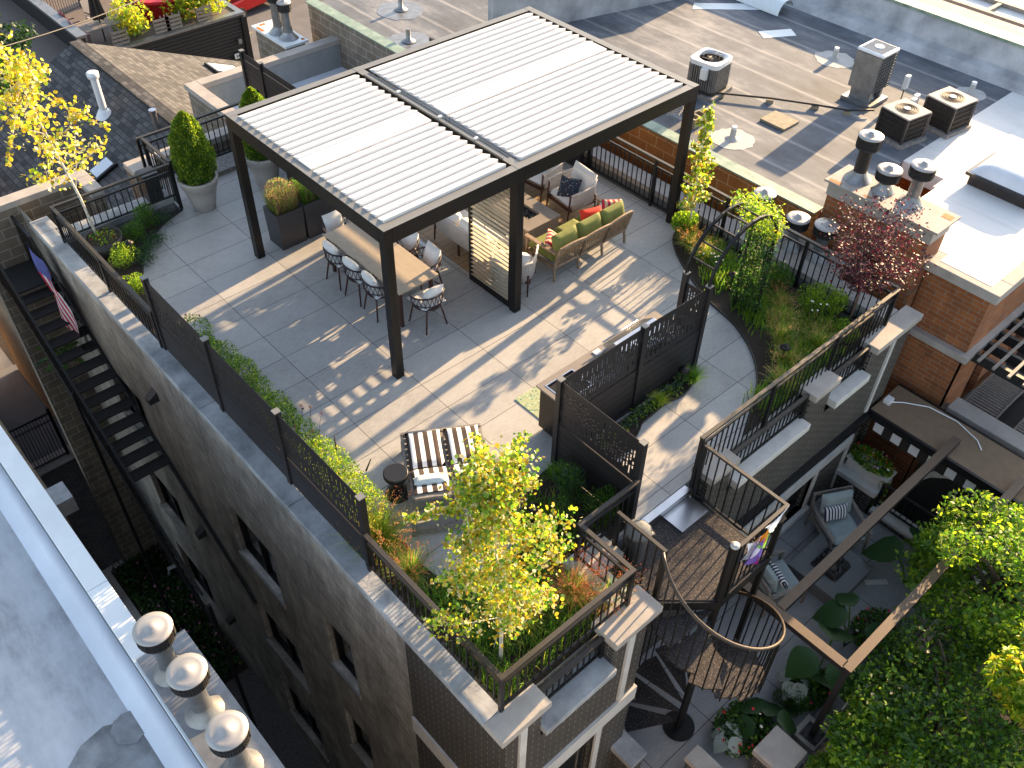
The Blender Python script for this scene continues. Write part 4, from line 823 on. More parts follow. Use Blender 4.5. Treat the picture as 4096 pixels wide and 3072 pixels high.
q=MB()
for _ in range(420): q.obox((rng.uniform(-.13,.13),rng.uniform(-.25,.25),rng.uniform(.365,.385)),(.02,.02,.015),tuple(rng.uniform(0,3,3)))
q.build('fire_glass','black_stone',t)
# green sofa facing +y
t=thing('teak_sofa','three-seat weathered teak sofa with green cushions, back to the viewer','sofa',(4.30,.52,0)); L2=.86
f=MB().bar((-L2,-.30,.26),(L2,-.30,.26),.04,.05).bar((-L2,.36,.26),(L2,.36,.26),.04,.05).bar((-L2,-.30,.26),(-L2,.36,.26),.04,.05).bar((L2,-.30,.26),(L2,.36,.26),.04,.05); f.build('seat_frame','teak',t)
for x in (-L2,-.29,.29,L2): MB().bar((x,-.30,.26),(x*1.0,-.34,0),.035).build('leg','teak',t)
for x in (-L2,L2):
    MB().bar((x,.36,.55),(x,.37,0),.04).build('leg','teak',t); MB().bar((x,-.34,.575),(x,.40,.565),.075,.03).build('armrest','teak',t)
bk=MB()
for i in range(3):
    x0=-L2+i*2*L2/3; x1=x0+2*L2/3; bow=[-.36,-.40,-.40,-.36]
    xs=np.linspace(x0,x1,7); tp=[(x,-.43-.035*math.sin(PI*(x+L2)/(2*L2)),.70+.02*math.sin(PI*(x-x0)/(x1-x0))) for x in xs]; lo=[(x,-.31-.03*math.sin(PI*(x+L2)/(2*L2)),.28) for x in xs]
    for a_,b_ in zip(tp,tp[1:]): bk.bar(a_,b_,.035,.05)
    for a_,b_ in zip(lo,lo[1:]): bk.bar(a_,b_,.03,.045)
    for k in range(13):
        u=(k+.5)/13; xx=x0+(x1-x0)*u; s=math.sin(PI*(xx+L2)/(2*L2)); bk.bar((xx,-.31-.03*s,.28),(xx,-.43-.035*s,.70),.014)
    for xx in (x0,x1): s=math.sin(PI*(xx+L2)/(2*L2)); bk.bar((xx,-.31-.03*s,.26),(xx,-.435-.035*s,.71),.045,.03,(0,1,0))
bk.build('backrest','teak',t)
for i in range(3):
    x=-.57+i*.57; MB().cushion((x,.07,.37),(.56,.66,.17),(0,0,0),10,.35,8).build('seat_cushion','green_cloth',t)
    MB().cushion((x,-.25,.62),(.55,.44,.18),(R_(74),0,0),12,.6,6).build('back_cushion','green_cloth',t)
def pillow(label,m,loc,rot,d=(.40,.40,.14)):
    q=MB().cushion((0,0,0),d,(0,0,0),10,.85,3).build('throw_pillow',m); q.location=loc; q.rotation_euler=[R_(v) for v in rot]; return tag(q,label,'pillow')
pillow('bright red square pillow in the middle of the green sofa','red_cloth',(4.50,.42,.66),(66,4,-12),(.44,.40,.17)); pillow('red and cream striped long pillow at the left end of the green sofa','red_stripe',(3.68,.52,.54),(38,0,38),(.46,.28,.14)); pillow('pink checked pillow at the far right end of the green sofa','red_stripe',(5.0,.42,.64),(62,8,-25),(.38,.36,.14))
# ================= outdoor kitchen
t=thing('outdoor_kitchen','dark bronze outdoor kitchen counter with a sink at its near end','kitchen counter',(2.05,-2.37,0))
MB().box(-1.16,-.29,.10,1.18,.24,.855).build('cabinet','bronze',t,.004); MB().box(-1.10,-.26,0,1.12,.20,.10).build('plinth','black_metal',t)
q=MB().box(-1.20,-.31,.857,-1.12,.29,.885).box(-.60,-.31,.857,-.06,.29,.885).box(.80,-.31,.857,1.22,.29,.885).box(-1.12,.20,.857,-.60,.29,.885).box(-1.12,-.31,.857,-.60,-.22,.885).box(-.06,.16,.857,.80,.29,.885); q.build('countertop','concrete_table',t)
q=MB().box(-1.115,-.215,.70,-.605,.195,.712).box(-1.118,-.218,.70,-1.10,.198,.89).box(-.62,-.218,.70,-.602,.198,.89).box(-1.10,-.218,.70,-.62,-.20,.89).box(-1.10,.18,.70,-.62,.198,.89); q.build('sink','steel',t)
MB().tube([(-.86,-.26,.886),(-.86,-.26,1.10),(-.86,-.22,1.15),(-.86,-.14,1.14),(-.86,-.12,1.08)],.012,8).build('faucet','steel',t)
g=thing('gas_grill','stainless steel grill with a closed angular hood set into the counter','grill',(2.42,-2.42,.857))
MB().box(-.42,-.24,.001,.42,.20,.10).build('body','steel',g)
pr=[(-.25,.101),(-.25,.20),(-.18,.30),(.02,.335),(.20,.20),(.23,.101)]; V=[(-.42,y,z) for y,z in pr]+[(.42,y,z) for y,z in pr]
MB().add(V,[tuple(range(6)),tuple(range(6,12))[::-1]]+[(i,6+i,6+(i+1)%6,(i+1)%6) for i in range(6)]).build('hood','steel',g,.008)
MB().tube([(-.36,.26,.16),(.36,.26,.16)],.014,8).build('handle','steel',g); 
for x in (-.25,-.08,.08,.25): MB().lathe([(.022,0),(.02,.03)],(0,0),12).build('knob','steel',g).matrix_local=Matrix.Translation((x,.20,.05))@Matrix.Rotation(-PI/2,4,'X')
MB().tube([(-.05,-.27,.20),(.95,-.27,.20)],.016,8).build('rear_rail','steel',g)
tag(MB().box(1.9,-2.22,.886,2.02,-2.12,.90).build('cloth','white_cloth'),'small white crumpled cloth on the counter beside the grill','cloth')
tag(MB().box(1.05,-2.04,.002,1.85,-1.46,.012).build('door_mat','mat_pattern'),'green and cream patterned mat on the floor before the sink','mat')
# ================= sun loungers
t=thing('double_sun_lounger','weathered wooden double sun lounger behind the leafy top of the front birch','sun lounger',(-.76,-1.13,0),R_(-31.5))
f=MB().box(-.02,-1.52,.20,.02,.02,.26).box(1.06,-1.52,.20,1.10,.02,.26).box(.52,-1.52,.20,.56,-.02,.26).box(-.02,-.02,.20,1.10,.03,.27)
for k in range(8): f.box(.02,-.12-k*.1,.21,.52,-.06-k*.1,.23).box(.56,-.12-k*.1,.21,1.06,-.06-k*.1,.23)
f.build('frame','grey_teak',t)
for x in (0,1.08):
    for y in (-.1,-1.52): MB().box(x-.025,y-.03,0,x+.025,y+.03,.20 if y>-1 else .30).build('leg','grey_teak',t)
q=MB().box(-.02,-1.56,.06,1.10,-1.50,.14); q.build('lower_rail','grey_teak',t)
for i,x in enumerate((.05,.58)):
    w2=.46
    b=MB().bar((x,-.72,.27),(x,-1.42,.60),.04).bar((x+w2,-.72,.27),(x+w2,-1.42,.60),.04).bar((x,-1.42,.60),(x+w2,-1.42,.60),.05)
    b.build('backrest','grey_teak',t)
    c=MB().cushion((0,0,.31),(.48,.66,.09),(0,0,0),10,.3,8); c.build('seat_cushion','cabana',t).location=(x+.23,-.36,0)
    c=MB().cushion((0,0,0),(.48,.76,.09),(0,0,0),10,.3,8).build('back_cushion','cabana',t); c.location=(x+.23,-1.05,.48); c.rotation_euler=(R_(-27),0,0)
    q=MB().cushion((0,0,0),(.44,.20,.12),(0,0,0),10,.85,3).build('throw_pillow','mint_cloth'); Mx=Matrix.Translation((-.76,-1.13,0))@Matrix.Rotation(R_(-31.5),4,'Z')@Matrix.Translation((x+.23,-1.16,.62))@Matrix.Rotation(R_(-25),4,'X'); q.matrix_world=Mx
    tag(q,['pale mint pillow on the left striped lounger cushion','pale mint pillow on the right striped lounger cushion, behind birch leaves'][i],'pillow')
def stool(label,x,y):
    t=thing('side_table',label,'side table',(x,y,0),0,'black hourglass side tables')
    MB().lathe([(.165,0),(.17,.015),(.15,.08),(.085,.20),(.08,.235),(.10,.28),(.155,.36)],n=28).build('base','plastic_black',t); MB().lathe([(.157,.361),(.168,.385),(.168,.43),(.155,.44)],n=28).build('tabletop','plastic_black',t)
stool('black hourglass side table left of the striped loungers',-1.31,-1.75); stool('black hourglass side table right of the striped loungers, half hidden by birch leaves',-.10,-2.60)
# ================= pots and planters
def potted(label,x,y,rot=0,s=1,seed=1,h=1.3):
    t=thing('potted_conifer',label,'potted plant',(x,y,0),rot,'potted conifers')
    MB().lathe([(.185,.0),(.20,.02),(.235,.17),(.24,.18),(.243,.20),(.25,.25),(.255,.26),(.258,.28),(.295,.46),(.315,.47),(.325,.53),(.335,.54),(.345,.60),(.355,.62),(.35,.645),(.30,.645),(.29,.60)],n=36,caps=True).build('pot','pot',t)
    MB().cyl((0,0),.29,.595,.61,24).build('soil','soil',t)
    r=np.random.default_rng(seed); n=9500; z=r.random(n)**.8; rad=.335*(.86+.14*np.sin(np.clip(z*2.2,0,1)*PI/2))*(1-z**3.0)**.8+.012; a=r.random(n)*2*PI; rr=rad*(.80+.28*r.random(n))*(1+.10*np.sin(a*3+z*9)+.07*np.sin(a*7-z*17))
    P0=np.stack([rr*np.cos(a),rr*np.sin(a),.60+z*h],1); dirs=np.stack([np.cos(a)*.5,np.sin(a)*.5,np.full(n,1.0)],1)+r.normal(size=(n,3))*.35
    leaves('foliage',P0,.052,['leaf_arb','leaf_arb_light','leaf_mid'],[6,2,4],t,aspect=.5,dirs=dirs,up=0)
    MB().lathe([(.20,.55),(.24,.8),(.20,1.15),(.09,1.5),(.01,.60+h*.78)],n=16).build('inner_foliage','leaf_mid',t); MB().cyl((0,0),.02,.6,1.5,8).build('stem','bark',t)
    return t
potted('clipped conifer in a big ribbed pale pot, standing clear of the pergola',.09,5.97,0,seed=2); potted('clipped conifer in a ribbed pale pot behind the left pergola post',1.40,5.95,1,seed=5,h=1.32)
def planter(label,x0,x1,y0,y1,hm):
    t=thing('tall_planter',label,'planter',((x0+x1)/2,(y0+y1)/2,0),0,'tall grey planters'); a=(x1-x0)/2; b=(y1-y0)/2
    q=MB(); 
    V=[(-a*.94,-b*.94,0),(a*.94,-b*.94,0),(a*.94,b*.94,0),(-a*.94,b*.94,0),(-a,-b,.70),(a,-b,.70),(a,b,.70),(-a,b,.70),(-a+.03,-b+.03,.70),(a-.03,-b+.03,.70),(a-.03,b-.03,.70),(-a+.03,b-.03,.70),(-a+.03,-b+.03,.60),(a-.03,-b+.03,.60),(a-.03,b-.03,.60),(-a+.03,b-.03,.60)]
    F=[(0,3,2,1),(12,13,14,15)]+[(i,(i+1)%4,4+(i+1)%4,4+i) for i in range(4)]+[(4+i,4+(i+1)%4,8+(i+1)%4,8+i) for i in range(4)]+[(8+i,8+(i+1)%4,12+(i+1)%4,12+i) for i in range(4)]
    q.add(V,F).build('box','planter_grey',t); n=1500
    B=np.stack([rng.uniform(-a*.8,a*.8,n),rng.uniform(-b*.7,b*.7,n),np.full(n,.60)],1); blades('heather',B,.52,.20,.007,hm[0],hm[1],t,droop=.2)
    n=2600; P0=ball(n,(0,0,.98),(a*1.05,b*1.35,.24),.55); leaves('flower_spikes',P0,.026,hm[0],hm[1],t,aspect=.4,up=0,dirs=rng.normal(size=(n,3))*.4+[0,0,1])
planter('tall grey planter of pinkish heather, the nearer of two beside the dining table',.44,.95,3.87,4.33,(['heather','grass_green','grass_tan','leaf_mid'],[4,3,2,2])); planter('tall grey planter of greener heather, partly under the pergola beam',.97,1.62,3.87,4.33,(['grass_green','leaf_mid','heather'],[4,3,1]))
tag(MB().box(1.62,5.3,.0,1.88,5.56,.42).build('storage_box','plastic_black'),'small black box beside the rear potted conifer','box')
t=thing('storage_bin','black bin standing on the stone ledge beyond the corner railing','bin',(-.62,6.42,.285)); MB().box(-.13,-.13,0,.13,.13,.5).build('body','plastic_black',t); MB().box(-.145,-.145,.501,.145,.145,.53).build('lid','plastic_black',t)
tag(MB().lathe([(.0,-.07),(.06,-.04),(.075,0),(.06,.04),(.0,.07)],n=16,caps=False).build('ball_finial','plastic_black'),'black ball light on the end of the rear railing near the pergola corner','lamp').location=(2.15,7.28,1.07)
# ================= landing, spiral stair
ZL=-.15; PX,PY=.74,-5.56
ld=thing('stair_landing','black diamond-plate landing between the front ledges, holding the top of the spiral stair','landing',(.9,-4.9,ZL))
P(MB().prism([(.12,-4.28),(.12,-5.05),(PX-.06,-5.55),(1.72,-5.57),(1.72,-4.28)],ZL-.05,ZL),'platform','diamond_plate',ld)
q=MB()
for a,b in (((.10,-4.28),(.10,-5.07)),((.10,-5.07),(PX-.02,-5.60)),((PX,-5.60),(1.75,-5.60)),((1.75,-5.60),(1.75,-4.28))): q.bar((*a,ZL-.09),(*b,ZL-.09),.03,.16)
q.bar((1.74,-5.55,ZL-.1),(1.74,-5.55,-3.6),.07); P(q,'frame','black_metal',ld)
struct('threshold',MB().box(.62,-4.275,-.16,1.70,-4.17,-.01).box(1.15,-4.62,ZL+.002,1.70,-4.28,ZL+.03),'steel')
railing('black railing on the right side of the stair landing, under the tied scarf',[(1.74,-4.32),(1.73,-5.585),(PX+.10,-5.585)],z0=ZL,z1=.90,dbl=False,grp='landing railings',tw=.045)
railing('black railing on the left side of the stair landing, beside the grey bin',[(.10,-4.34),(.10,-5.06)],z0=ZL,z1=.92,dbl=False,grp='landing railings',tw=.045)
sp=thing('spiral_staircase','black diamond-plate spiral stair winding down to the courtyard','staircase',(PX,PY,-3.6)); RS=.86
P(MB().cyl((PX,PY),.055,-3.599,.93,16),'centre_pole','black_metal',sp); P(MB().cyl((PX,PY),.24,-3.599,-3.575,24),'base_plate','black_metal',sp)
q=MB().lathe([(.058,.93),(.058,.95),(.02,.965)],(PX,PY),16); P(q,'pole_cap','vent_cap',sp)
rate=3.4/400; n=15; st=400/n*1.0
ANG0=150
def pt(a,r,z): return (PX+r*math.cos(R_(a)),PY+r*math.sin(R_(a)),z)
for k in range(n):
    a0=ANG0+k*25.6; a1=a0+29; z=ZL-.23*(k+1)
    if z<-3.55: break
    V=[pt(a0,.05,z),pt(a0,RS-.02,z),pt((a0+a1)/2,RS,z),pt(a1,RS-.02,z),pt(a1,.05,z)]; P(MB().prism([v[:2] for v in V],z-.03,z),'tread','diamond_plate',sp)
def rz(a): return .92-(a-ANG0)*(.23/25.6)
zr=[(a,rz(a)) for a in np.arange(146,520,8)]
P(MB().tube([pt(a,RS,z) for a,z in zr],.024,8),'handrail','rail_tan2',sp)
q=MB()
for k in range(0,14):
    for j in range(3):
        a=ANG0+k*25.6+4+j*8.6; zt=rz(a)-.02; zb=ZL-.23*(k+1)-.05; c=pt(a,RS,0); q.box(c[0]-.008,c[1]-.008,zb,c[0]+.008,c[1]+.008,zt)
P(q,'balusters','black_metal',sp)
t=thing('waste_bin','grey plastic waste bin with a torn bag under its lid on the stair landing','bin',(.36,-4.48,ZL)); MB().lathe([(.115,0),(.15,.58)],n=4).build('body','plastic_grey',t).rotation_euler=(0,0,R_(45)); 
c=MB().lathe([(.15,.585),(.175,.60),(.17,.64),(.09,.72),(.04,.73)],n=8); c.build('lid','grey_paint',t).rotation_euler=(0,0,R_(22)); MB().cushion((.10,-.10,.555),(.14,.12,.10),(.3,.5,0)).build('bag','plastic_black',t)
# scarf / bunting on the rail corner
t=thing('tied_scarf','multicoloured cloth tied over the corner of the landing railing','scarf',(1.2,-5.6,.8))
def cloth(mb,p0,p1,drop,w,m,seed):
    r=random.Random(seed); n=8; V=[];F=[]
    for i in range(n+1):
        u=i/n; x=p0[0]+(p1[0]-p0[0])*u; y=p0[1]+(p1[1]-p0[1])*u; z=p0[2]+(p1[2]-p0[2])*u-.05*math.sin(PI*u)
        for j in range(5): v=j/4; V.append((x+.03*math.sin(7*u+5*v+seed),y-.02-.06*math.sin(5*u+3*v+seed)*v,z-v*drop*(.7+.3*math.sin(4*u+seed))))
    for i in range(n):
        for j in range(4): a=i*5+j; F.append((a,a+5,a+6,a+1))
    mb.add(V,F,True)
for i,(a,b,d,m) in enumerate((((.86,-5.62,.93),(1.10,-5.64,.90),.42,'flag_white'),((.95,-5.66,.90),(1.12,-5.68,.86),.5,'purple'),((1.05,-5.65,.92),(1.28,-5.63,.90),.16,'orange'),((1.02,-5.68,.82),(1.35,-5.64,.86),.10,'flag_green'),((1.25,-5.62,.93),(1.73,-5.6,.95),.18,'flag_white'),((1.02,-5.70,.66),(1.12,-5.70,.64),.22,'pink'),((1.25,-5.64,.80),(1.6,-5.62,.9),.06,'frame_tan'))):
    q=MB(); cloth(q,a,b,d,.1,m,i); P(q,'cloth_fold',m,t)
# ================= courtyard
ZC=-3.6
struct('courtyard_floor',MB().box(-.2,-7.15,ZC-.1,6.35,YH+.01,ZC),'court_tile')
cw=thing('courtyard_wall','dark brick courtyard side wall with a stone ledge and an arched opening','wall',(6.5,-6,GZ))
P(MB().box(6.35,-5.15,GZ,6.75,-4.42,-3.08).box(6.35,-7.4,GZ,6.6,-5.2,-3.45),'brick_wall','dark_brick',cw); P(MB().box(6.28,-5.22,-3.078,6.85,-4.42,-2.98),'ledge','stone_light',cw)
P(MB().box(6.30,-7.3,-3.449,6.62,-5.23,-3.38),'kerb_cap','stone_light',cw)
q=MB()
for i in range(11):
    a=PI*i/10; 
    if i<10: b=PI*(i+1)/10; q.bar((7.2,-6.6+1.15*math.cos(a),-3.2+.9*math.sin(a)),(7.2,-6.6+1.15*math.cos(b),-3.2+.9*math.sin(b)),.12,.16,(1,0,0))
P(q,'arch','stone_light',cw); P(MB().box(7.25,-7.6,-5.5,7.27,-5.4,-2.4),'arch_shade_sheet','tread_black',cw)  # black sheet behind the arch paints the dark of the opening
struct('undercanopy_floor',MB().box(6.61,-12,-6.2,7.8,-4.42,-6.0),'soil')
railing('thin black railing on the courtyard kerb in front of the dark arch',[(6.44,-5.25),(6.44,-7.2)],z0=-3.378,z1=-2.75,dbl=False,grp='courtyard railings',tw=.03)
# canopy with striped valance
cy=thing('canopy','flat tan-topped canopy along the red brick wall with a black and white striped valance','canopy',(7.2,-6,-1.65))
P(MB().box(6.66,-9.5,-1.70,7.55,-4.45,-1.655),'canopy_top','awning',cy); P(MB().box(6.60,-9.5,-1.80,6.655,-4.45,-1.65).box(7.555,-9.5,-1.80,7.60,-4.45,-1.65),'fascia','black_metal',cy)
def valance(x,z0,z1,name,ph):
    q=MB(); y=-4.6; k=0
    while y>-9.4:
        q.use('stripe_white' if (k+ph)%2==0 else 'stripe_black'); q.box(x-.01,y-.17,z0-(.03 if k%2 else 0),x,y,z1); y-=.1705; k+=1
    P(q,name,None,cy)
valance(6.72,-2.10,-1.80,'valance',0)
q=MB(); y=-4.6;k=0
while y>-9.4:
    q.use('stripe_white' if k%2 else 'stripe_black'); q.add([(6.74,y,-1.86),(6.74,y-.17,-1.86),(6.95,y-.17,-1.93),(6.95,y,-1.93)],[(0,1,2,3)]); y-=.17; k+=1
P(q,'valance_return',None,cy)
tag(MB().box(6.95,-4.62,-1.652,7.10,-4.50,-1.56).build('junction_box','white_metal'),'small white electrical box at the wall end of the canopy','box')
tag(MB().tube([(7.0,-4.6,-1.60),(7.2,-4.75,-1.63),(7.45,-5.1,-1.64),(7.5,-5.6,-1.64),(7.35,-6.05,-1.64),(7.2,-6.2,-1.64)],.012,6).build('white_cable','white_metal'),'white cable looping across the canopy top to the steel beam','cable')
# open steel frame
fr=thing('steel_frame','open tan-topped steel frame of three beams over the courtyard','frame',(2.1,-7,-3.46))
zb=-1.5
def fbeam(x0,y0,x1,y1):
    if x1-x0>1: y0-=.02; y1+=.02
    else: x0-=.02; x1+=.02
    P(MB().use('frame_dark').box(x0,y0,zb-.10,x1,y1,zb-.002).use('frame_tan').box(x0,y0,zb-.0018,x1,y1,zb),'beam',None,fr)
fbeam(2.02,-6.93,2.12,-4.43); fbeam(2.125,-5.88,7.0,-5.78); fbeam(2.02,-7.03,7.0,-6.935)
P(MB().box(2.03,-7.02,-3.46,2.11,-6.94,zb-.101),'post','frame_dark',fr); P(MB().box(1.93,-7.12,-3.462,2.21,-6.84,-3.45),'base_plate','frame_dark',fr)
for x,y in ((1.97,-7.08),(2.17,-7.08),(1.97,-6.88),(2.17,-6.88)): P(MB().cyl((x,y),.012,-3.45,-3.42,8),'bolt','frame_dark',fr)
def pier(label,x0,y0,x1,y1,zt,m='stone_cap'):
    t=thing('capped_pier',label,'pier',((x0+x1)/2,(y0+y1)/2,GZ),0,'stone capped courtyard piers'); P(MB().box(x0+.03,y0+.03,GZ,x1-.03,y1-.03,zt-.12),'pier','dark_brick',t); P(MB().box(x0,y0,zt-.119,x1,y1,zt),'cap',m,t,.008)
pier('square stone-capped pier carrying the steel frame post',1.86,-7.2,2.30,-6.76,-3.465)
pier('long sunlit tan stone cap in the bottom right foreground, below the courtyard plants',.95,-7.15,1.50,-6.62,-2.95)
pier('grey stone cap beside the bottom of the spiral stair at the picture edge',-.50,-5.66,-.18,-5.20,-2.95,'weathered_cap')
pier('small sunlit stone cap where the lower handrail ends',.16,-6.5,.44,-6.05,-2.95)
tag(MB().box(-.2,-7.2,GZ,6.4,-7.16,-3.3).build('garden_wall','dark_brick'),'dark brick wall under the steel frame beam at the street side of the courtyard','wall')
tag(MB().box(2.3,-7.14,-3.3,6.4,-7.10,-3.26).tube([(2.3,-7.12,-2.8),(6.4,-7.12,-2.8)],.02,6).build('garden_rail','galv'),'thin grey rail above the street side courtyard wall','railing')
def armchair(label,x,y,rz):
    t=thing('garden_armchair',label,'armchair',(x,y,ZC),rz,'grey-blue courtyard armchairs')
    for s in (-.36,.36):
        MB().bar((.34,s,.52),(.37,s,0),.03,.06).build('leg','teak' if 0 else 'grey_teak',t); MB().bar((-.34,s,.60),(-.40,s,0),.03,.06).build('leg','grey_teak',t); MB().bar((-.42,s,.56),(.40,s,.52),.06,.03).build('armrest','grey_teak',t)
    MB().box(-.36,-.34,.22,.36,.34,.27).bar((-.36,-.36,.28),(-.46,-.36,.80),.03,.05).bar((-.36,.36,.28),(-.46,.36,.80),.03,.05).bar((-.46,-.36,.78),(-.46,.36,.78),.03,.06).build('frame','grey_teak',t)
    MB().cushion((.02,0,.35),(.68,.64,.18),(0,0,0),10,.3,8).build('seat_cushion','blue_cloth',t); MB().cushion((-.27,0,.66),(.50,.62,.18),(0,R_(76),0),10,.5,6).build('back_cushion','blue_cloth',t)
armchair('grey-blue armchair in the far corner of the courtyard by the brick wall',5.45,-5.12,R_(-118)); armchair('grey-blue armchair between the spiral stair and the covered fire table',3.70,-5.05,R_(-20))
def p2(label,loc,rot):
    q=MB().cushion((0,0,0),(.46,.28,.13),(0,0,0),10,.8,4).build('striped_pillow','navy_stripe'); q.location=loc; q.rotation_euler=[R_(v) for v in rot]; tag(q,label,'pillow')
p2('navy striped pillow on the far courtyard armchair',(5.42,-4.98,ZC+.62),(64,0,-28)); p2('navy striped pillow on the courtyard armchair next to the stair',(3.62,-5.10,ZC+.62),(62,0,68))
t=thing('covered_fire_table','low square grey fire table with a crumpled black cover in the middle of the courtyard','fire table',(4.68,-5.48,ZC)); q=MB().box(-.50,-.48,0,.50,.48,.22).box(-.52,-.50,.22,-.24,.50,.30).box(.24,-.50,.22,.52,.50,.30).box(-.24,-.50,.22,.24,-.24,.30).box(-.24,.24,.22,.24,.50,.30); q.build('body','grey_paint',t)
q=MB(); n=14; V=[];F=[]
for i in range(n+1):
    for j in range(n+1):
        u=i/n*2-1;v=j/n*2-1; V.append((u*.24,v*.25,.30+.20*max(0,(1-u*u)*(1-v*v))**.5*(1+.35*math.sin(9*u+3*v)*math.cos(7*v-4*u))+.02*rng.random()))
for i in range(n):
    for j in range(n): a=i*(n+1)+j; F.append((a,a+n+1,a+n+2,a+1))
q.add(V,F); q.build('cover','plastic_black',t)
tag(MB().bar((5.05,-6.0,ZC+.01),(5.35,-6.25,ZC+.01),.10,.012).build('stone_strip','stone_light'),'short pale strip lying on the courtyard floor by the big leaves','strip')
t=thing('flower_box','ornate stone flower box of mixed flowers on the brick ledge under the canopy','flower box',(6.62,-4.83,-2.978),0)
MB().box(-.14,-.40,0,.14,.36,.22).box(-.17,-.43,.22,.17,.39,.26).build('box','stone_light',t)
leaves('foliage',ball(1100,(0,0,.34),(.24,.45,.15),.4),.06,['leaf_green','leaf_lime','leaf_mid'],[3,2,3],t); leaves('flowers',ball(60,(0,0,.44),(.22,.42,.10),.7),.035,['red_flower','white_flower','pink_flower'],None,t,hexa=True)
leaves('trailing_ivy',np.stack([rng.uniform(.12,.24,160)-.3,rng.uniform(-.5,-.3,160),rng.uniform(-.6,.25,160)],1),.05,['leaf_green','leaf_mid'],None,t)
# ================= neighbour wing terrace furniture and trellis
def slatlounger(label,x,y,rz,z=-2.72):
    t=thing('slatted_lounger',label,'sun lounger',(x,y,z),rz,'slatted wooden loungers'); q=MB()
    def zz(u): return .34+.10*math.sin(u*3.4)
    N_=26
    for k in range(N_): u=k/(N_-1); q.obox((-.85+1.7*u,0,zz(u)),(.045,.56,.018),(0,-R_(14)*math.cos(u*3.4),0))
    q.build('slats','grey_teak',t); 
    for s in(-.3,.3):
        f=MB()
        for k in range(12): a=k/12;b=(k+1)/12; f.bar((-.87+1.74*a,s,zz(a)),(-.87+1.74*b,s,zz(b)),.03,.05)
        f.build('side_rail','grey_teak',t)
        for x_ in(-.7,.7): MB().box(x_-.025,s-.02,0,x_+.025,s+.02,.36).build('leg','grey_teak',t)
slatlounger('curved slatted wooden lounger on the shaded neighbouring terrace',9.62,-5.55,0); slatlounger('second slatted lounger, cut by the right picture edge',9.7,-6.5,0)
t=thing('wall_trellis','dark timber pergola trellis fixed to the red brick wall at the right edge','trellis',(9,-5.6,-.75)); q=MB()
for k in range(9): q.box(8.1+k*.42,-6.7,-.86,8.17+k*.42,-5.20,-.68)
q.box(7.95,-6.78,-.88,12,-6.70,-.66); P(q,'beams','siding',t); q=MB()
for k in range(6): q.box(7.9,-5.4-k*.26,-.655,12,-5.35-k*.26,-.62)
P(q,'battens','grey_teak',t)
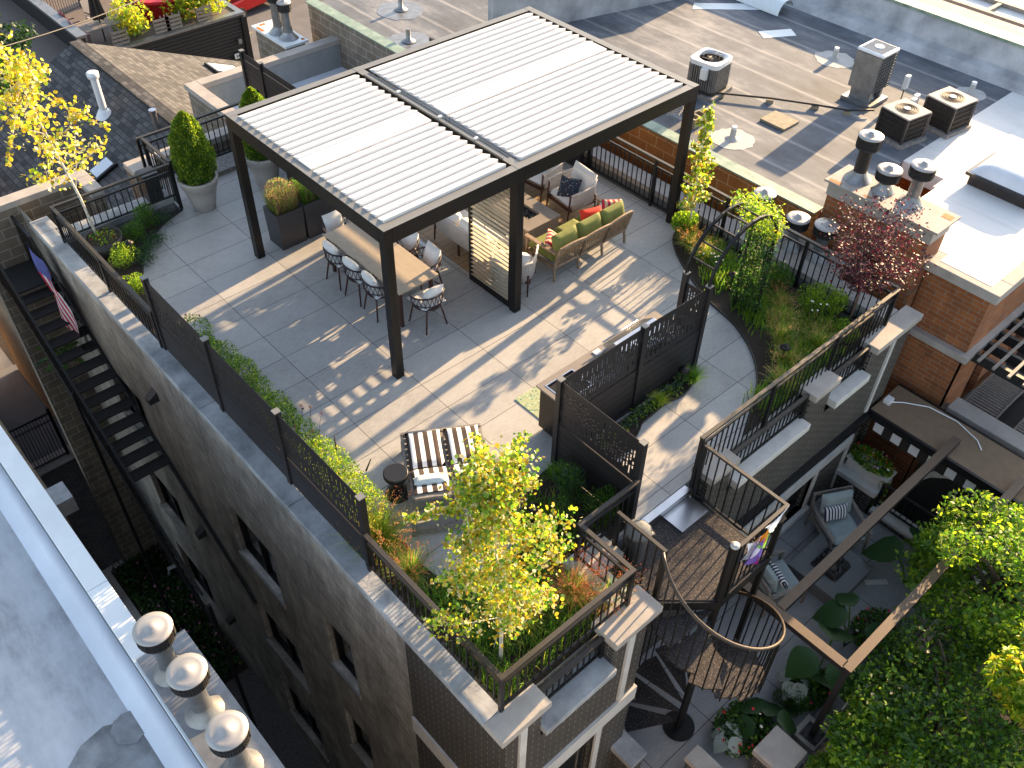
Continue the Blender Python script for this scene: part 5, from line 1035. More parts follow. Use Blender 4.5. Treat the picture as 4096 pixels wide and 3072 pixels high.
# ================= neighbour roof equipment
def acu(label,x,y,rz,w,h,kind,base=.08,z=ZR):
    t=thing('condenser_unit',label,'air conditioner',(x,y,z),rz,'rooftop condenser units'); a=w/2
    MB().box(-a-.06,-a-.06,0.005,a+.06,a+.06,base).build('base','wood_old' if kind!='tall' else 'galv',t)
    if kind=='round':
        def rr(s,r,z_): 
            out=[]
            for cx,cy_,a0 in ((s-r,s-r,0),(-s+r,s-r,90),(-s+r,-s+r,180),(s-r,-s+r,270)):
                out+=[(cx+r*math.cos(R_(a0+b)),cy_+r*math.sin(R_(a0+b))) for b in range(0,91,18)]
            return out
        MB().prism(rr(a,.12,0),base+.001,base+.08).build('plinth','vent_dark',t); q=MB().use('vent_dark').prism(rr(a-.015,.12,0),base+.08,h-.10); q.use('galv')
        Pn=rr(a,.12,0)
        for i in range(len(Pn)):
            p=Vector(Pn[i]);q2=Vector(Pn[(i+1)%len(Pn)]); L_=(q2-p).length; m=max(1,int(L_/.05))
            for k in range(m): c=p.lerp(q2,k/m); q.box(c.x-.012,c.y-.012,base+.08,c.x+.012,c.y+.012,h-.10)
        for k in range(16): zz=base+.12+k*(h-base-.26)/16; q.box(a-.02,-.2,zz,a+.004,.2,zz+.012)
        q.build('louvred_case',None,t)
        q=MB(); o=rr(a+.01,.13,0); i_=[(.8*a*math.cos(2*PI*k/24),.8*a*math.sin(2*PI*k/24)) for k in range(24)]
        V=[(x_,y_,h-.10) for x_,y_ in o]+[(x_,y_,h-.01) for x_,y_ in o]+[(x_,y_,h) for x_,y_ in i_]+[(x_*.97,y_*.97,h-.05) for x_,y_ in i_]
        F=[(i,(i+1)%24,24+(i+1)%24,24+i) for i in range(24)]+[(24+i,24+(i+1)%24,48+(i+1+2)%24,48+(i+2)%24) for i in range(24)]+[(48+i,48+(i+1)%24,72+(i+1)%24,72+i) for i in range(24)]
        V=[(x_,y_,z_) for x_,y_,z_ in V]; 
        # align ring start angles
        q.add(V[:48],F[:24],True)
        ang=lambda p: math.atan2(p[1],p[0]); oo=sorted(o,key=ang); ii=sorted(i_,key=ang)
        q.add([(x_,y_,h-.01) for x_,y_ in oo]+[(x_,y_,h) for x_,y_ in ii]+[(x_*.97,y_*.97,h-.06) for x_,y_ in ii],[(i,(i+1)%24,24+(i+1)%24,24+i) for i in range(24)]+[(24+i,24+(i+1)%24,48+(i+1)%24,48+i) for i in range(24)],True)
        q.build('top','white_metal',t); MB().cyl((0,0),.78*a,h-.12,h-.10,24).build('fan_well','vent_dark',t)
        q=MB()
        for k in range(4): q.obox((.3*a*math.cos(k*PI/2),.3*a*math.sin(k*PI/2),h-.07),(.55*a,.16,.01),(.3,0,k*PI/2))
        q.cyl((0,0),.05,h-.09,h-.05,12).build('fan','rail_tan',t); q=MB()
        for r_ in (.25,.5,.75): q.tube([(r_*a*math.cos(2*PI*k/20),r_*a*math.sin(2*PI*k/20),h+.003) for k in range(20)],.004,4,True)
        for k in range(12): q.tube([(0,0,h+.006),(.8*a*math.cos(k*PI/6),.8*a*math.sin(k*PI/6),h+.003)],.003,4)
        q.build('fan_guard','black_metal',t)
        MB().box(-a-.09,-.16,h-.32,-a-.01,-.02,h-.10).build('disconnect_box','white_metal',t)
    elif kind=='square':
        MB().box(-a+.02,-a+.02,base+.001,a-.02,a-.02,h-.03).build('coil','vent_dark',t); q=MB()
        for sx in (-1,1):
            for sy in (-1,1): q.box(sx*a-.02,sy*a-.02,base,sx*a+.02,sy*a+.02,h-.03)
        for k in range(1,14):
            u=-a+2*a*k/14
            for s in(-a,a): q.box(u-.004,s-.006,base+.02,u+.004,s+.006,h-.03); q.box(s-.006,u-.004,base+.02,s+.006,u+.004,h-.03)
        for k in range(1,5):
            zz=base+(h-base)*k/5
            for s in(-a,a): q.box(-a,s-.008,zz,a,s+.008,zz+.012); q.box(s-.008,-a,zz,s+.008,a,zz+.012)
        q.build('guard','rust' if 0 else 'rail_tan',t)
        MB().box(a-.02,-a-.012,base,a+.015,a*.2,h-.03).build('side_panel','yellow_wood' if 0 else 'pot',t)
        MB().box(-a-.015,-a-.015,h-.03,a+.015,a+.015,h).build('top','white_metal' if 0 else 'pot',t,.01); MB().cyl((0,0),.72*a,h+.001,h+.006,28).build('fan_grille','vent_dark',t); q=MB()
        for r_ in (.3,.45,.6): q.tube([(r_*a*math.cos(2*PI*k/24),r_*a*math.sin(2*PI*k/24),h+.010) for k in range(24)],.004,4,True)
        q.build('grille_rings','rail_tan',t); MB().cyl((0,0),.20*a,h+.007,h+.02,16).build('hub','white_metal',t)
    else:
        q=MB()
        for x_ in (-a*.7,a*.7): q.box(x_-.04,-a*.8,base,x_+.04,a*.8,.30)
        q.lathe([(a*.7,base),(a*.35,.28)],n=12).build('stand','galv',t)
        MB().box(-a+.01,-a+.01,.31,a-.01,a-.01,h-.08).build('coil','vent_dark',t); q=MB()
        for k in range(12): zz=.33+k*(h-.44)/11; q.box(-a-.005,-a-.005,zz,a+.005,a+.005,zz+.010)
        for k in range(7):
            u=-a+2*a*k/6
            for s in(-a,a): q.box(u-.003,s-.007,.31,u+.003,s+.007,h-.08); q.box(s-.007,u-.003,.31,s+.007,u+.003,h-.08)
        q.build('guard','galv',t); MB().box(-a-.02,-a*.98,.31,-a+.03,a*.98,h-.08).build('side_panel','galv',t); MB().box(-a-.02,-a-.02,h-.08,a+.02,a+.02,h-.01).build('top','white_metal',t,.03)
        MB().lathe([(.10,h-.009),(.09,h+.012)],n=16).build('hub','white_metal',t); q=MB()
        for k in range(11): u=-a*.85+1.7*a*k/10; q.box(u-.006,-a*.85,h-.009,u+.006,a*.85,h-.003)
        q.build('top_grille','grey_paint',t)
    return t
acu('round-cornered grey condenser next to the right pergola corner',9.60,2.12,R_(8),.66,.74,'round'); acu('tallest rooftop condenser, raised on a metal stand',11.82,-.22,R_(0),.56,1.12,'tall'); 
acu('square condenser with a beige side panel, nearest to the brick chimney',10.98,-1.52,R_(-10),.62,.60,'square'); acu('square condenser furthest right, guarded by a rusty wire grille',12.05,-1.86,R_(-8),.64,.62,'square')
for l,x,y in (('white disconnect switch box on a post behind the tall condenser',12.35,-.75),('white disconnect switch box between the two square condensers',11.55,-1.35),('taller white switch box beside the furthest right condenser',11.75,-1.30)):
    t=thing('switch_box',l,'electrical box',(x,y,ZR)); MB().box(-.06,-.04,.28,.06,.04,.55).build('box','white_metal',t); MB().tube([(0,0,.28),(0,0,0)],.012,6).build('conduit','cable',t)
for l,x,y,r,s in (('pale roof patch around the vent pipe near the slim yellow tree',8.45,.52,.42,1),('pale roof patch around a small vent pipe beyond the tall condenser',12.93,1.24,.42,2),('pale roof patch around the vent pipe right of the condensers',13.75,-1.54,.32,3),('pale roof patch around the farther vent behind the pergola',7.23,9.39,.55,4),('pale roof patch around the nearer vent behind the pergola',6.33,7.92,.5,5)):
    patch('roof_patch',(x,y),r,ZR+.001 if s<4 else ZR-.018,'patch_white' if s<4 else 'galv',l,'patch',s); 
    t=thing('vent_pipe',l.replace('pale roof patch around the','stub').replace('pale roof patch around a','stub').replace('stub vent pipe','short vent pipe').replace('stub small vent pipe','short small vent pipe').replace('stub','short'),'vent pipe',(x,y,ZR)); MB().lathe([(.16,.0),(.06,.05),(.055,.22)],n=14).build('flashing','patch_white' if s<4 else 'galv',t); MB().cyl((0,0),.052,.05,.27,14).build('pipe','white_metal' if s<4 else 'galv',t)
for l,p in (('rectangular grey roof patch near the far parapet',[(12.8,3.2),(13.5,2.8),(13.3,2.5),(12.6,2.9)]),('long grey membrane strip lying by the curled flashing',[(12.6,5.0),(14.2,3.6),(14.4,3.9),(12.9,5.2)])):
    tag(MB().prism(p,ZR+.001,ZR+.008).build('roof_patch','coping_white'),l,'patch')
q=MB(); V=[];F=[]
for i in range(9):
    a=PI*.9*i/8
    for k,y in enumerate((3.4,5.2)): V.append((14.1-.3*math.cos(a),y,ZR+.02+.3*math.sin(a)))
for i in range(8): F.append((2*i,2*i+1,2*i+3,2*i+2))
tag(q.add(V,F,True).build('curled_flashing','coping_white'),'curled sheet of white flashing at the top of the neighbouring roof','flashing')
tag(MB().box(9.45,.05,ZR+.005,9.95,.62,ZR+.05).build('paving_slab','yellow_wood'),'tan stone slab lying alone on the neighbouring roof','slab')
t=thing('refrigerant_line','dark insulated pipe run on small blocks across the neighbouring roof','pipe',(10,.5,ZR)); P(MB().tube([(8.9,2.3,ZR+.09),(9.6,1.75,ZR+.09),(10.2,.95,ZR+.10),(10.7,.2,ZR+.09),(11.0,-.35,ZR+.09),(11.4,-.7,ZR+.10)],.022,6),'pipe','cable',t)
for x,y in ((9.6,1.75),(10.2,.95),(10.7,.2),(11.0,-.35)): P(MB().obox((x,y,ZR+.035),(.14,.09,.065),(0,0,-.9)),'block','yellow_wood',t)
t=thing('cinder_block','cinder block with coiled wires beside the right pergola post','block',(8.35,1.35,ZR)); MB().box(-.20,-.12,.005,-.16,.12,.2).box(.16,-.12,.005,.20,.12,.2).box(-.02,-.12,.005,.02,.12,.2).box(-.16,-.12,.005,.16,-.09,.2).box(-.16,.09,.005,.16,.12,.2).build('body','yellow_wood',t)
q=MB()
for k in range(5): q.tube([(-.35+.12*math.cos(a)+.03*k,.30+.12*math.sin(a),.25+.03*k+.05*math.sin(a*2)) for a in np.linspace(0,5.8,14)],.009,5)
q.build('wire_coil','stone_cap',t)
# ================= alley
t=thing('alley_gate','black barred gate closing the alley below','gate',(-3.5,12.6,GZ)); q=MB()
for k in range(13): x=-4.0+k*.085; P(MB().box(x-.008,12.59,GZ+.1,x+.008,12.61,GZ+1.7),'bar','black_metal',t) if k<13 else 0
P(MB().box(-4.05,12.57,GZ+1.7,-2.9,12.63,GZ+1.76).box(-4.05,12.58,GZ+.1,-2.9,12.62,GZ+.14).box(-4.05,12.58,GZ+1.45,-2.9,12.62,GZ+1.48),'rail','black_metal',t)
for x in(-4.1,-2.95): P(MB().box(x-.04,12.56,GZ,x+.04,12.64,GZ+1.9),'post','black_metal',t)
struct('gate_step',MB().box(-4.0,12.3,GZ+.03,-2.75,12.9,GZ+.08),'stone_cap'); struct('rear_passage',MB().box(-4.2,12.9,GZ+.002,-2.7,20,GZ+.03),'asphalt'); tag(MB().box(-4.45,7,GZ,-4.2,20,-6.5).build('passage_wall','tan_brick'),'shaded tan brick wall on the far side of the alley gate','wall')
tag(MB().tube([(-2.74,13.5,-3.6),(-2.78,12.2,-4.5),(-2.78,9.9,-4.95),(-2.76,9.7,-5.3),(-2.76,9.7,GZ)],.06,10).build('downspout','galv'),'galvanised downspout slanting along the rear brick wall over the alley','downspout')
t=thing('rear_stair','black steel rear stair running down the alley side of the block wall','staircase',(-2.95,7.5,GZ)); P(MB().box(-3.35,7.05,-.98,-2.54,7.9,-.93),'landing','tread_black',t)
for k in range(13):
    y=7.0-k*.25; z=-1.12-k*.185; P(MB().box(-3.32,y-.13,z,-2.56,y+.13,z+.03),'tread','tread_black',t)
P(MB().bar((-3.35,7.05,-1.1),(-3.35,1.5,-5.2),.04,.22).bar((-2.545,7.05,-1.1),(-2.545,1.5,-5.2),.03,.2),'stringer','black_metal',t)
for x,n_ in ((-3.37,'handrail'),(-2.70,'handrail')):
    q=MB().bar((x,7.9,.02),(x,7.05,.02),.04).bar((x,7.05,.02),(x,1.5 if x<-3 else 5.6,-4.1 if x<-3 else -1.05),.04)
    for k in range(46):
        y=7.85-k*.135
        if y<(1.6 if x<-3 else 5.7): break
        zt=.02 if y>7.05 else .02-(7.05-y)*.742; q.box(x-.008,y-.008,zt-.95,x+.008,y+.008,zt)
    P(q,n_,'black_metal',t)
P(MB().box(-3.40,1.3,GZ,-3.34,1.36,-4.2).box(-3.40,5.2,GZ,-3.34,5.26,-2.0),'post','black_metal',t)
# flag
t=thing('striped_flag','red, white and blue flag hanging from the rear stair railing by the block wall','flag',(-2.72,6.2,0)); nx,nz=14,16; V=[];
def fp(u,v): # u along the rail, v down
    y=7.15-.95*u-.25*v; z=-.02-.68*u*1.0-1.45*v+.25*v*u; return (-2.74-.05*math.sin(u*9+v*5)-.03*v,y,z)
for nm_,m,cells in (('canton','flag_blue',lambda i,j: i<8 and j<7),('red_stripes','flag_red',lambda i,j: not(i<8 and j<7) and i%2==0),('white_stripes','flag_white',lambda i,j: not(i<8 and j<7) and i%2==1)):
    q=MB()
    for i in range(nx):
        for j in range(nz):
            if cells(i,j): q.quad(fp(i/nx,j/nz),fp((i+1)/nx,j/nz),fp((i+1)/nx,(j+1)/nz),fp(i/nx,(j+1)/nz))
    P(q,nm_,m,t)
for l,y,z in (('wall light box on the block wall between the upper windows',3.35,-1.21),('wall light box lower on the block wall, at the second window row',3.33,-4.87),('lowest wall light box on the block wall, deep in the alley',3.4,-8.03)):
    q=MB(); q.add([(-2.52,y-.09,z+.14),(-2.52,y+.09,z+.14),(-2.52,y+.09,z-.06),(-2.52,y-.09,z-.06),(-2.68,y-.07,z+.02),(-2.68,y+.07,z+.02),(-2.68,y+.07,z-.08),(-2.68,y-.07,z-.08)],[(0,1,2,3),(4,7,6,5),(0,4,5,1),(1,5,6,2),(2,6,7,3),(3,7,4,0)]); tag(q.build('wall_light','vent_dark'),l,'wall light','wall lights on the block wall')
tag(MB().tube([(-2.5,6.9,-9.9),(-2.72,6.9,-9.85),(-2.75,6.9,-10.05)],.05,8).build('wall_vent','white_metal'),'white elbow vent at the foot of the block wall in the alley','vent')
struct('alley_bed',MB().box(-3.8,3.5,GZ+.02,-2.56,8.0,GZ+.05),'soil')
n=5000; B=np.stack([rng.uniform(-3.75,-2.6,n),rng.uniform(3.6,8.0,n),GZ+.1+rng.random(n)*.25],1); tag(leaves('ground_cover',B,.09,['leaf_dark','leaf_mid','pink_flower'],[8,4,.5]),'low ground cover with tiny blossoms in the shaded alley bed','ground cover',None,'stuff')
# ================= vegetation on the terrace
def aspen(label,base,pts,crown,n,size,shoots=(),seed=1,mats=('leaf_yellow','leaf_gold','leaf_pale','leaf_lime','leaf_green'),wts=(4,2.5,2,2,1),nb=16,r0=.026,lens=1):
    """slender pale trunk, thin limbs with round leaves strung along them"""
    t=thing('birch_tree',label,'tree',base,0); r=np.random.default_rng(seed); pts=[Vector(p) for p in pts]; tr=MB(); tr.tube(pts,[r0*(1-.75*i/(len(pts)-1)) for i in range(len(pts))],8)
    Ps=[]; br=MB()
    def along(u):
        k=u*(len(pts)-1); i=min(int(k),len(pts)-2); return pts[i].lerp(pts[i+1],k-i)
    tot=nb+len(shoots)
    for b in range(tot):
        if b<nb:
            u=.22+.78*((b+.5)/nb); p=along(u); a=b*2.4+r.random(); L_=crown*(.55+.55*r.random())*(1.25-.95*u)*lens; q=p+Vector((math.cos(a)*L_,math.sin(a)*L_,L_*(.35+.5*r.random())))
        else: p=along(.8); q=Vector(shoots[b-nb])
        m=p.lerp(q,.5)+Vector((0,0,-.04)); br.tube([p,m,q],.008,5,r2=.002); nl=int(n/tot)
        us=r.random(nl)**.75
        C_=np.array([(p.lerp(q,float(x))) for x in us]); sp=(.10+.16*(1-us))[:,None]*crown if b<nb else .05; Ps.append(C_+r.normal(size=(nl,3))*sp*.62)
        for k in range(3): 
            c0=p.lerp(q,.35+.2*k); e=c0+Vector(tuple(r.normal(size=3)*.16*crown)); br.tube([c0,e],.0035,4,r2=.0015)
            Ps.append(np.array([c0.lerp(e,float(x)) for x in r.random(nl//8)])+r.normal(size=(nl//8,3))*.025)
    tr.build('trunk','bark_white',t); br.build('limbs','bark_white',t)
    leaves('crown',np.concatenate(Ps),size,list(mats),list(wts),t,aspect=.9,hexa=True,up=.15); return t
aspen('slender white-barked birch with sparse yellow leaves rising from the round ring at the left edge',(-1.90,5.97,.28),[(0,0,0),(-.02,.10,.7),(-.10,.15,1.4),(-.16,.25,2.0),(-.22,.38,2.7),(-.25,.45,3.1)],.95,1500,.062,[(-.9,.5,2.2),(.35,.9,2.6),(.75,-.05,1.75),(-.95,-.3,1.9)],seed=4,mats=('leaf_yellow','leaf_gold','leaf_pale','leaf_lime'),wts=(6,2,3,3),nb=15)
aspen('white-barked birch full of small yellow-green leaves in the front corner bed',(-1.92,-4.50,.03),[(0,0,0),(.0,.0,.7),(.02,.03,1.4),(.0,.10,2.0),(.05,.20,2.7),(.08,.3,3.0)],.92,8200,.040,[(.6,1.1,2.5),(1.0,.85,2.4),(-.5,.9,2.2),(.55,.2,2.6)],seed=9,mats=('leaf_yellow','leaf_gold','leaf_pale','leaf_lime','leaf_green','leaf_mid'),wts=(2,3,2.5,3.5,3,1.5),nb=26,r0=.024)
t=aspen('slim upright yellow-green tree next to the right pergola post',(6.08,-.48,.03),[(0,0,0),(.02,0,.8),(.0,.02,1.6),(.02,.02,2.45)],.36,1500,.050,(),seed=14,mats=('leaf_lime','leaf_gold','leaf_pale','leaf_green'),wts=(4,3,2,3),nb=22,r0=.018)
t=thing('red_leaved_tree','small tree with dark red leaves in the right corner of the bed','tree',(6.2,-3.75,.03)); tr=MB().tube([(0,0,0),(.03,.0,.5),(.02,.03,1.0)],.024,8,r2=.018); Ps=[]
for b in range(46):
    a=b*2.39996; u=(b+.5)/46; e=Vector((math.cos(a)*(.30+.42*math.sin(PI*u))*(.7+.5*rng.random()),math.sin(a)*(.30+.42*math.sin(PI*u))*(.7+.5*rng.random()),1.0+1.35*u)); s0=Vector((.02,.02,.7+.6*u)); m=s0.lerp(e,.5)+Vector((0,0,.06)); tr.tube([s0,m,e],.007,5,r2=.002)
    us=rng.random(110)**.7; Ps.append(np.array([(s0.lerp(e,float(x))) for x in us])+rng.normal(size=(110,3))*.075)
tr.build('trunk','bark_red',t); leaves('crown',np.concatenate(Ps),.048,['leaf_darkred','leaf_red','leaf_redpale'],[5,4,1.3],t,aspect=.62)
def box_shrub(label,x,y,r,h,mats,wts,n=1500,size=.03,z=.03,grp='small evergreen shrubs in the planting beds'):
    t=thing('evergreen_shrub',label,'shrub',(x,y,z),0,grp); K=12; n=int(n*1.5); h*=1.15; r*=1.08; cs=ball(K,(0,0,h*.55),(r*.55,r*.55,h*.30),.5)
    P0=np.concatenate([ball(n//K,c,(r*.45,r*.45,h*.28),.7) for c in cs]); d=(P0-np.array([0,0,h*.1]))+rng.normal(size=P0.shape)*.08; leaves('foliage',P0,size,mats,wts,t,aspect=.38,dirs=d,up=0)
    s=MB()
    for k in range(7): a=k*.9; s.tube([(0,0,0),(r*.2*math.cos(a),r*.2*math.sin(a),h*.4),(r*.55*math.cos(a),r*.55*math.sin(a),h*.8)],.007,4,r2=.003)
    s.build('stems','bark',t); return t
GR=(['leaf_mid','leaf_green','leaf_dark'],[5,4,3]); YG=(['leaf_green','leaf_lime','leaf_mid'],[4,4,2])
box_shrub('dark green clipped shrub below the corner of the rear railing',-.98,5.95,.24,.42,*GR); box_shrub('round green shrub between the tree ring and the curved bed edge',-1.38,5.72,.24,.38,*GR)
box_shrub('lighter green shrub beside the path light in the rear corner bed',-1.80,5.15,.27,.40,*YG); box_shrub('yellow-tipped shrub at the narrow end of the rear corner bed, near the first screen post',-2.0,4.35,.22,.34,*YG)
box_shrub('upright green shrub at the foot of the slim yellow tree beside the post',6.05,-.42,.26,.42,*YG,size=.05); 
box_shrub('bright green bushy shrub on the railing side, just left of the red-leaved tree',6.0,-3.22,.33,.58,*YG,n=2600); box_shrub('pale green shrub with larger leaves around the red-leaved trunk',6.25,-3.45,.20,.42,['leaf_lime','leaf_green','leaf_pale'],[4,4,1],n=500,size=.06)
box_shrub('dark green shrub behind the grasses by the long railing',6.02,-2.45,.28,.45,*GR,n=2200); box_shrub('low bright shrub at the near foot of the red-leaved tree',5.88,-3.92,.24,.32,*YG); 
box_shrub('leafy dark shrub under the single screen in the front bed',.25,-3.30,.30,.55,['leaf_mid','leaf_bluegreen','leaf_dark'],[4,3,2],n=900,size=.05); box_shrub('feathery green shrub in the shade between screen and corner railing',-.15,-3.55,.30,.45,*GR,n=1500); box_shrub('dark leafy shrub nearest the inner corner of the landing railing',.35,-3.85,.28,.50,['leaf_mid','leaf_dark','leaf_green'],[4,3,2],n=1100,size=.045)
def mass(name,label,cat,pts,fn):
    o=fn(np.array(pts)); o.name=name; tag(o,label,cat,None,'stuff'); return o
def scat(n,poly_pts,jit,z=.03):
    """points scattered around a list of centres"""
    c=np.array(poly_pts)[rng.integers(0,len(poly_pts),n)]; o=c+rng.normal(size=(n,2))*jit; return np.concatenate([o,np.full((n,1),z)],1)
def line(a,b,n): return [(a[0]+(b[0]-a[0])*i/(n-1),a[1]+(b[1]-a[1])*i/(n-1)) for i in range(n)]
# strip bed along the screens
B=scat(1600,line((-2.1,2.4),(-2.05,-2.4),40),(.09,.06)); B[:,0]=np.clip(B[:,0],-2.28,-1.82)
sh=np.concatenate([ball(1300,(-1.98+rng.uniform(-.06,.10),y,.42+rng.uniform(-.06,.16)),(.30,.26,.36),.5) for y in np.arange(2.3,-2.2,-.27)]); sh=sh[(sh[:,2]>.03)&(sh[:,0]>-2.30)]
lit=sh[:,1]< -.6  # leaf colours change here, painting the sunlit and shaded stretches
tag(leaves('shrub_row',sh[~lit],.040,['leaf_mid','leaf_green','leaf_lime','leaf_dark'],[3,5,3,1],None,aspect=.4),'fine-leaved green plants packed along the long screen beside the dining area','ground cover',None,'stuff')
tag(leaves('shrub_row',sh[lit],.040,['leaf_lime','leaf_green','leaf_yellow','leaf_mid'],[4,4,1,2],None,aspect=.4),'plants coloured yellow-green as if sunlit, packed along the screen beside the sun loungers','ground cover',None,'stuff')
def tuft(label,x,y,h,sp,n,mats,wts,wd=.006,z=.03,droop=.9,heads=None,grp='ornamental grass tufts'):
    t=thing('grass_tuft',label,'ornamental grass',(x,y,z),0,grp); a=rng.random(n)*2*PI; r=rng.random(n)*.06; blades('blades',np.stack([r*np.cos(a),r*np.sin(a),0*r],1),h,sp,wd,mats,wts,t,droop)
    if heads:
        m=heads[1]; th=rng.random(m)*2*PI; rr=sp*(.3+.6*rng.random(m)); hh=h*(.75+.3*rng.random(m)); K=14; u=rng.random((m,K))*.35
        Q=np.stack([(rr[:,None]*(1-u)*np.cos(th)[:,None]),(rr[:,None]*(1-u)*np.sin(th)[:,None]),hh[:,None]*(1-u*.5)],2).reshape(-1,3)+rng.normal(size=(m*K,3))*.012
        leaves('seed_heads',Q,.018,heads[0],None,t,aspect=.4,up=0)
    return t
tuft('feathery green grass tuft against the screen opposite the table end',-2.0,1.55,.60,.38,420,['grass_green','grass_tan','leaf_bluegreen'],[5,2,2],heads=(['grass_tan'],25))
tuft('green grass tuft leaning over the tiles beside the second screen post',-1.98,.95,.62,.45,460,['grass_green','leaf_bluegreen','grass_tan'],[5,3,2],heads=(['grass_tan'],25))
tuft('short grass tuft just beyond the coneflower seed heads',-1.98,.45,.50,.42,380,['grass_green','grass_tan'],[5,2],heads=(['grass_tan'],20))
tuft('large fountain grass with tan plumes arching toward the loungers',-1.98,-2.30,.62,.62,900,['grass_green','grass_yellow','grass_tan'],[4,4,2],.007,heads=(['grass_tan','grass_rust'],90))
tuft('wispy grass tuft with reddish seed sprays just inside the front railing',-2.0,-2.95,.60,.45,420,['grass_green','grass_tan','grass_rust'],[5,2,1],heads=(['grass_rust'],60))
tuft('green sedge tuft at the foot of the single screen, next to the path light',.42,-2.98,.35,.32,300,['grass_green','leaf_mid'],[3,2],.008)
tuft('tall rust-coloured grass plume behind the inner railing corner',-.75,-4.45,.70,.50,520,['grass_rust','grass_tan','grass_green'],[2,2,4],heads=(['grass_rust'],120))
tuft('rusty grass hanging over the pillar cap toward the spiral stair',-.50,-4.78,.62,.55,300,['grass_green','grass_tan'],[3,2],droop=1.5,heads=(['grass_rust'],110))
tuft('golden grass tuft under the front birch crown',-1.45,-4.2,.55,.5,650,['grass_green','grass_yellow','grass_tan'],[4,4,2],heads=(['grass_tan'],60))
tuft('green grass tuft beside the path light behind the grill screens',3.30,-2.95,.34,.34,260,['grass_green','leaf_green'],[3,2],.008); tuft('bright tuft in the middle of the narrow bed behind the grill screens',2.55,-2.93,.26,.26,260,['grass_green','grass_yellow'],[3,3],.008)
for i,(x,y,l) in enumerate(((5.85,-.75,'tan-headed grass by the bed edge below the slim yellow tree'),(5.75,-1.15,'drooping tan grass beside the arch foot'),(5.95,-2.15,'pinkish grass cloud right of the vine panel'),(5.7,-2.75,'golden grass tuft in the middle of the grassy bed'),(5.35,-3.05,'green grass tuft with pale heads near the stone in the bed'),(4.95,-3.30,'grass tuft next to the curved path edge'),(4.65,-3.65,'golden grass tuft close to the second front ledge railing'),(5.3,-3.75,'tall green tuft against the front railing posts'),(4.1,-3.95,'yellow-green tuft in the narrow tip of the grassy bed'))):
    tuft(l,x,y,.42+.08*(i%3),.38,430,['grass_green','grass_yellow','leaf_green','grass_tan'],[5,3,3,2],.007,heads=(['grass_rust','grass_tan'] if i in(0,2,3) else ['grass_tan'],55))
B=scat(5200,[(5.9,-1.4),(5.6,-1.7),(5.9,-1.9),(5.5,-2.4),(5.3,-2.7),(5.6,-3.3),(5.0,-3.6),(4.5,-3.95),(5.8,-3.6),(5.2,-3.9),(3.8,-4.02),(6.1,-1.0)],(.16,.14)); B=B[(B[:,0]<6.34)&(B[:,1]>-4.12)]
tag(blades('ground_foliage',B,.30,.20,.017,['leaf_green','grass_green','leaf_lime','leaf_mid'],[4,4,4,2],None,.9),'strappy green leaves filling the curved grassy bed by the arch','ground cover',None,'stuff')
B=scat(4800,[(-1.9,-3.4),(-1.6,-3.9),(-1.2,-4.3),(-1.0,-3.9),(-.7,-3.8),(-1.9,-4.2),(-1.4,-4.7),(-.9,-4.75),(-.3,-3.7),(-2.1,-4.7),(-.2,-3.2)],(.18,.16)); B=B[(B[:,0]>-2.27)&(B[:,1]>-4.93)&~((B[:,0]>-.45)&(B[:,1]<-4.15))]
tag(blades('ground_foliage',B,.30,.18,.010,['leaf_green','grass_green','leaf_mid','grass_yellow'],[4,3,4,1],None,.9),'dense green undergrowth of the front corner bed around the birch trunk','ground cover',None,'stuff')
B=scat(1500,[(-1.1,5.5),(-1.35,5.35),(-1.5,5.1),(-.75,5.98)],(.10,.09),.06); B[:,2]+=rng.random(len(B))*.12; tag(leaves('ground_foliage',B,.05,['leaf_bluegreen','leaf_dark','leaf_mid'],[4,2,2],None,aspect=.35),'blue-green low plants along the curved edge of the rear corner bed','ground cover',None,'stuff')
B=scat(900,[(1.2,-2.98),(1.6,-2.98),(2.0,-2.93),(2.3,-2.92),(2.9,-2.90),(3.2,-2.88)],(.10,.05),.06); B[:,2]+=rng.random(len(B))*.14; tag(leaves('ground_foliage',B,.07,['leaf_bluegreen','leaf_dark','leaf_green','leaf_lime'],[4,3,2,1],None,aspect=.35),'mixed low foliage in the narrow curved bed behind the grill screens','ground cover',None,'stuff')
def coneflower(label,x,y,n,h,m,pet=None,cat='flower'):
    t=thing('seed_head_cluster',label,cat,(x,y,.03),0); st=MB(); hd=MB(); pp=[]
    for k in range(n):
        bx,by=rng.normal(0,.09,2); e=Vector((bx*1.6,by*1.6,h*(.75+.35*rng.random()))); st.tube([(bx,by,0),(bx*1.2,by*1.2,e.z*.6),e],.003,4); hd.lathe([(0,-.012+e.z),(.014,e.z-.004),(.015,e.z+.006),(0,e.z+.018)],(e.x,e.y),8,False)
        if pet: a=rng.random(7)*2*PI; pp.append(np.stack([e.x+.026*np.cos(a),e.y+.026*np.sin(a),np.full(7,e.z-.008)],1))
    st.build('stems','leaf_dark',t); hd.build('seed_heads',m,t)
    if pet: leaves('petals',np.concatenate(pp),.026,[pet],None,t,aspect=.5)
coneflower('dark round seed heads on stalks beside the first screen panel',-1.95,2.45,8,.62,'seed_brown'); coneflower('dark coneflower seed heads by the middle screen panel',-1.92,.05,16,.62,'seed_brown'); coneflower('pink coneflowers among the plants by the middle screen panel',-1.80,-.35,9,.60,'rust','pink_flower'); coneflower('brown seed heads in the sunlit strip near the stool',-1.95,-1.35,18,.48,'seed_brown')
coneflower('cream round flower heads near the arch foot in the grassy bed',5.45,-1.55,7,.55,'white_flower'); coneflower('cream flower heads in the middle of the grassy bed',5.6,-3.45,6,.62,'white_flower'); coneflower('faded flower heads at the dark end of the front corner bed',-.25,-3.05,4,.45,'white_flower')
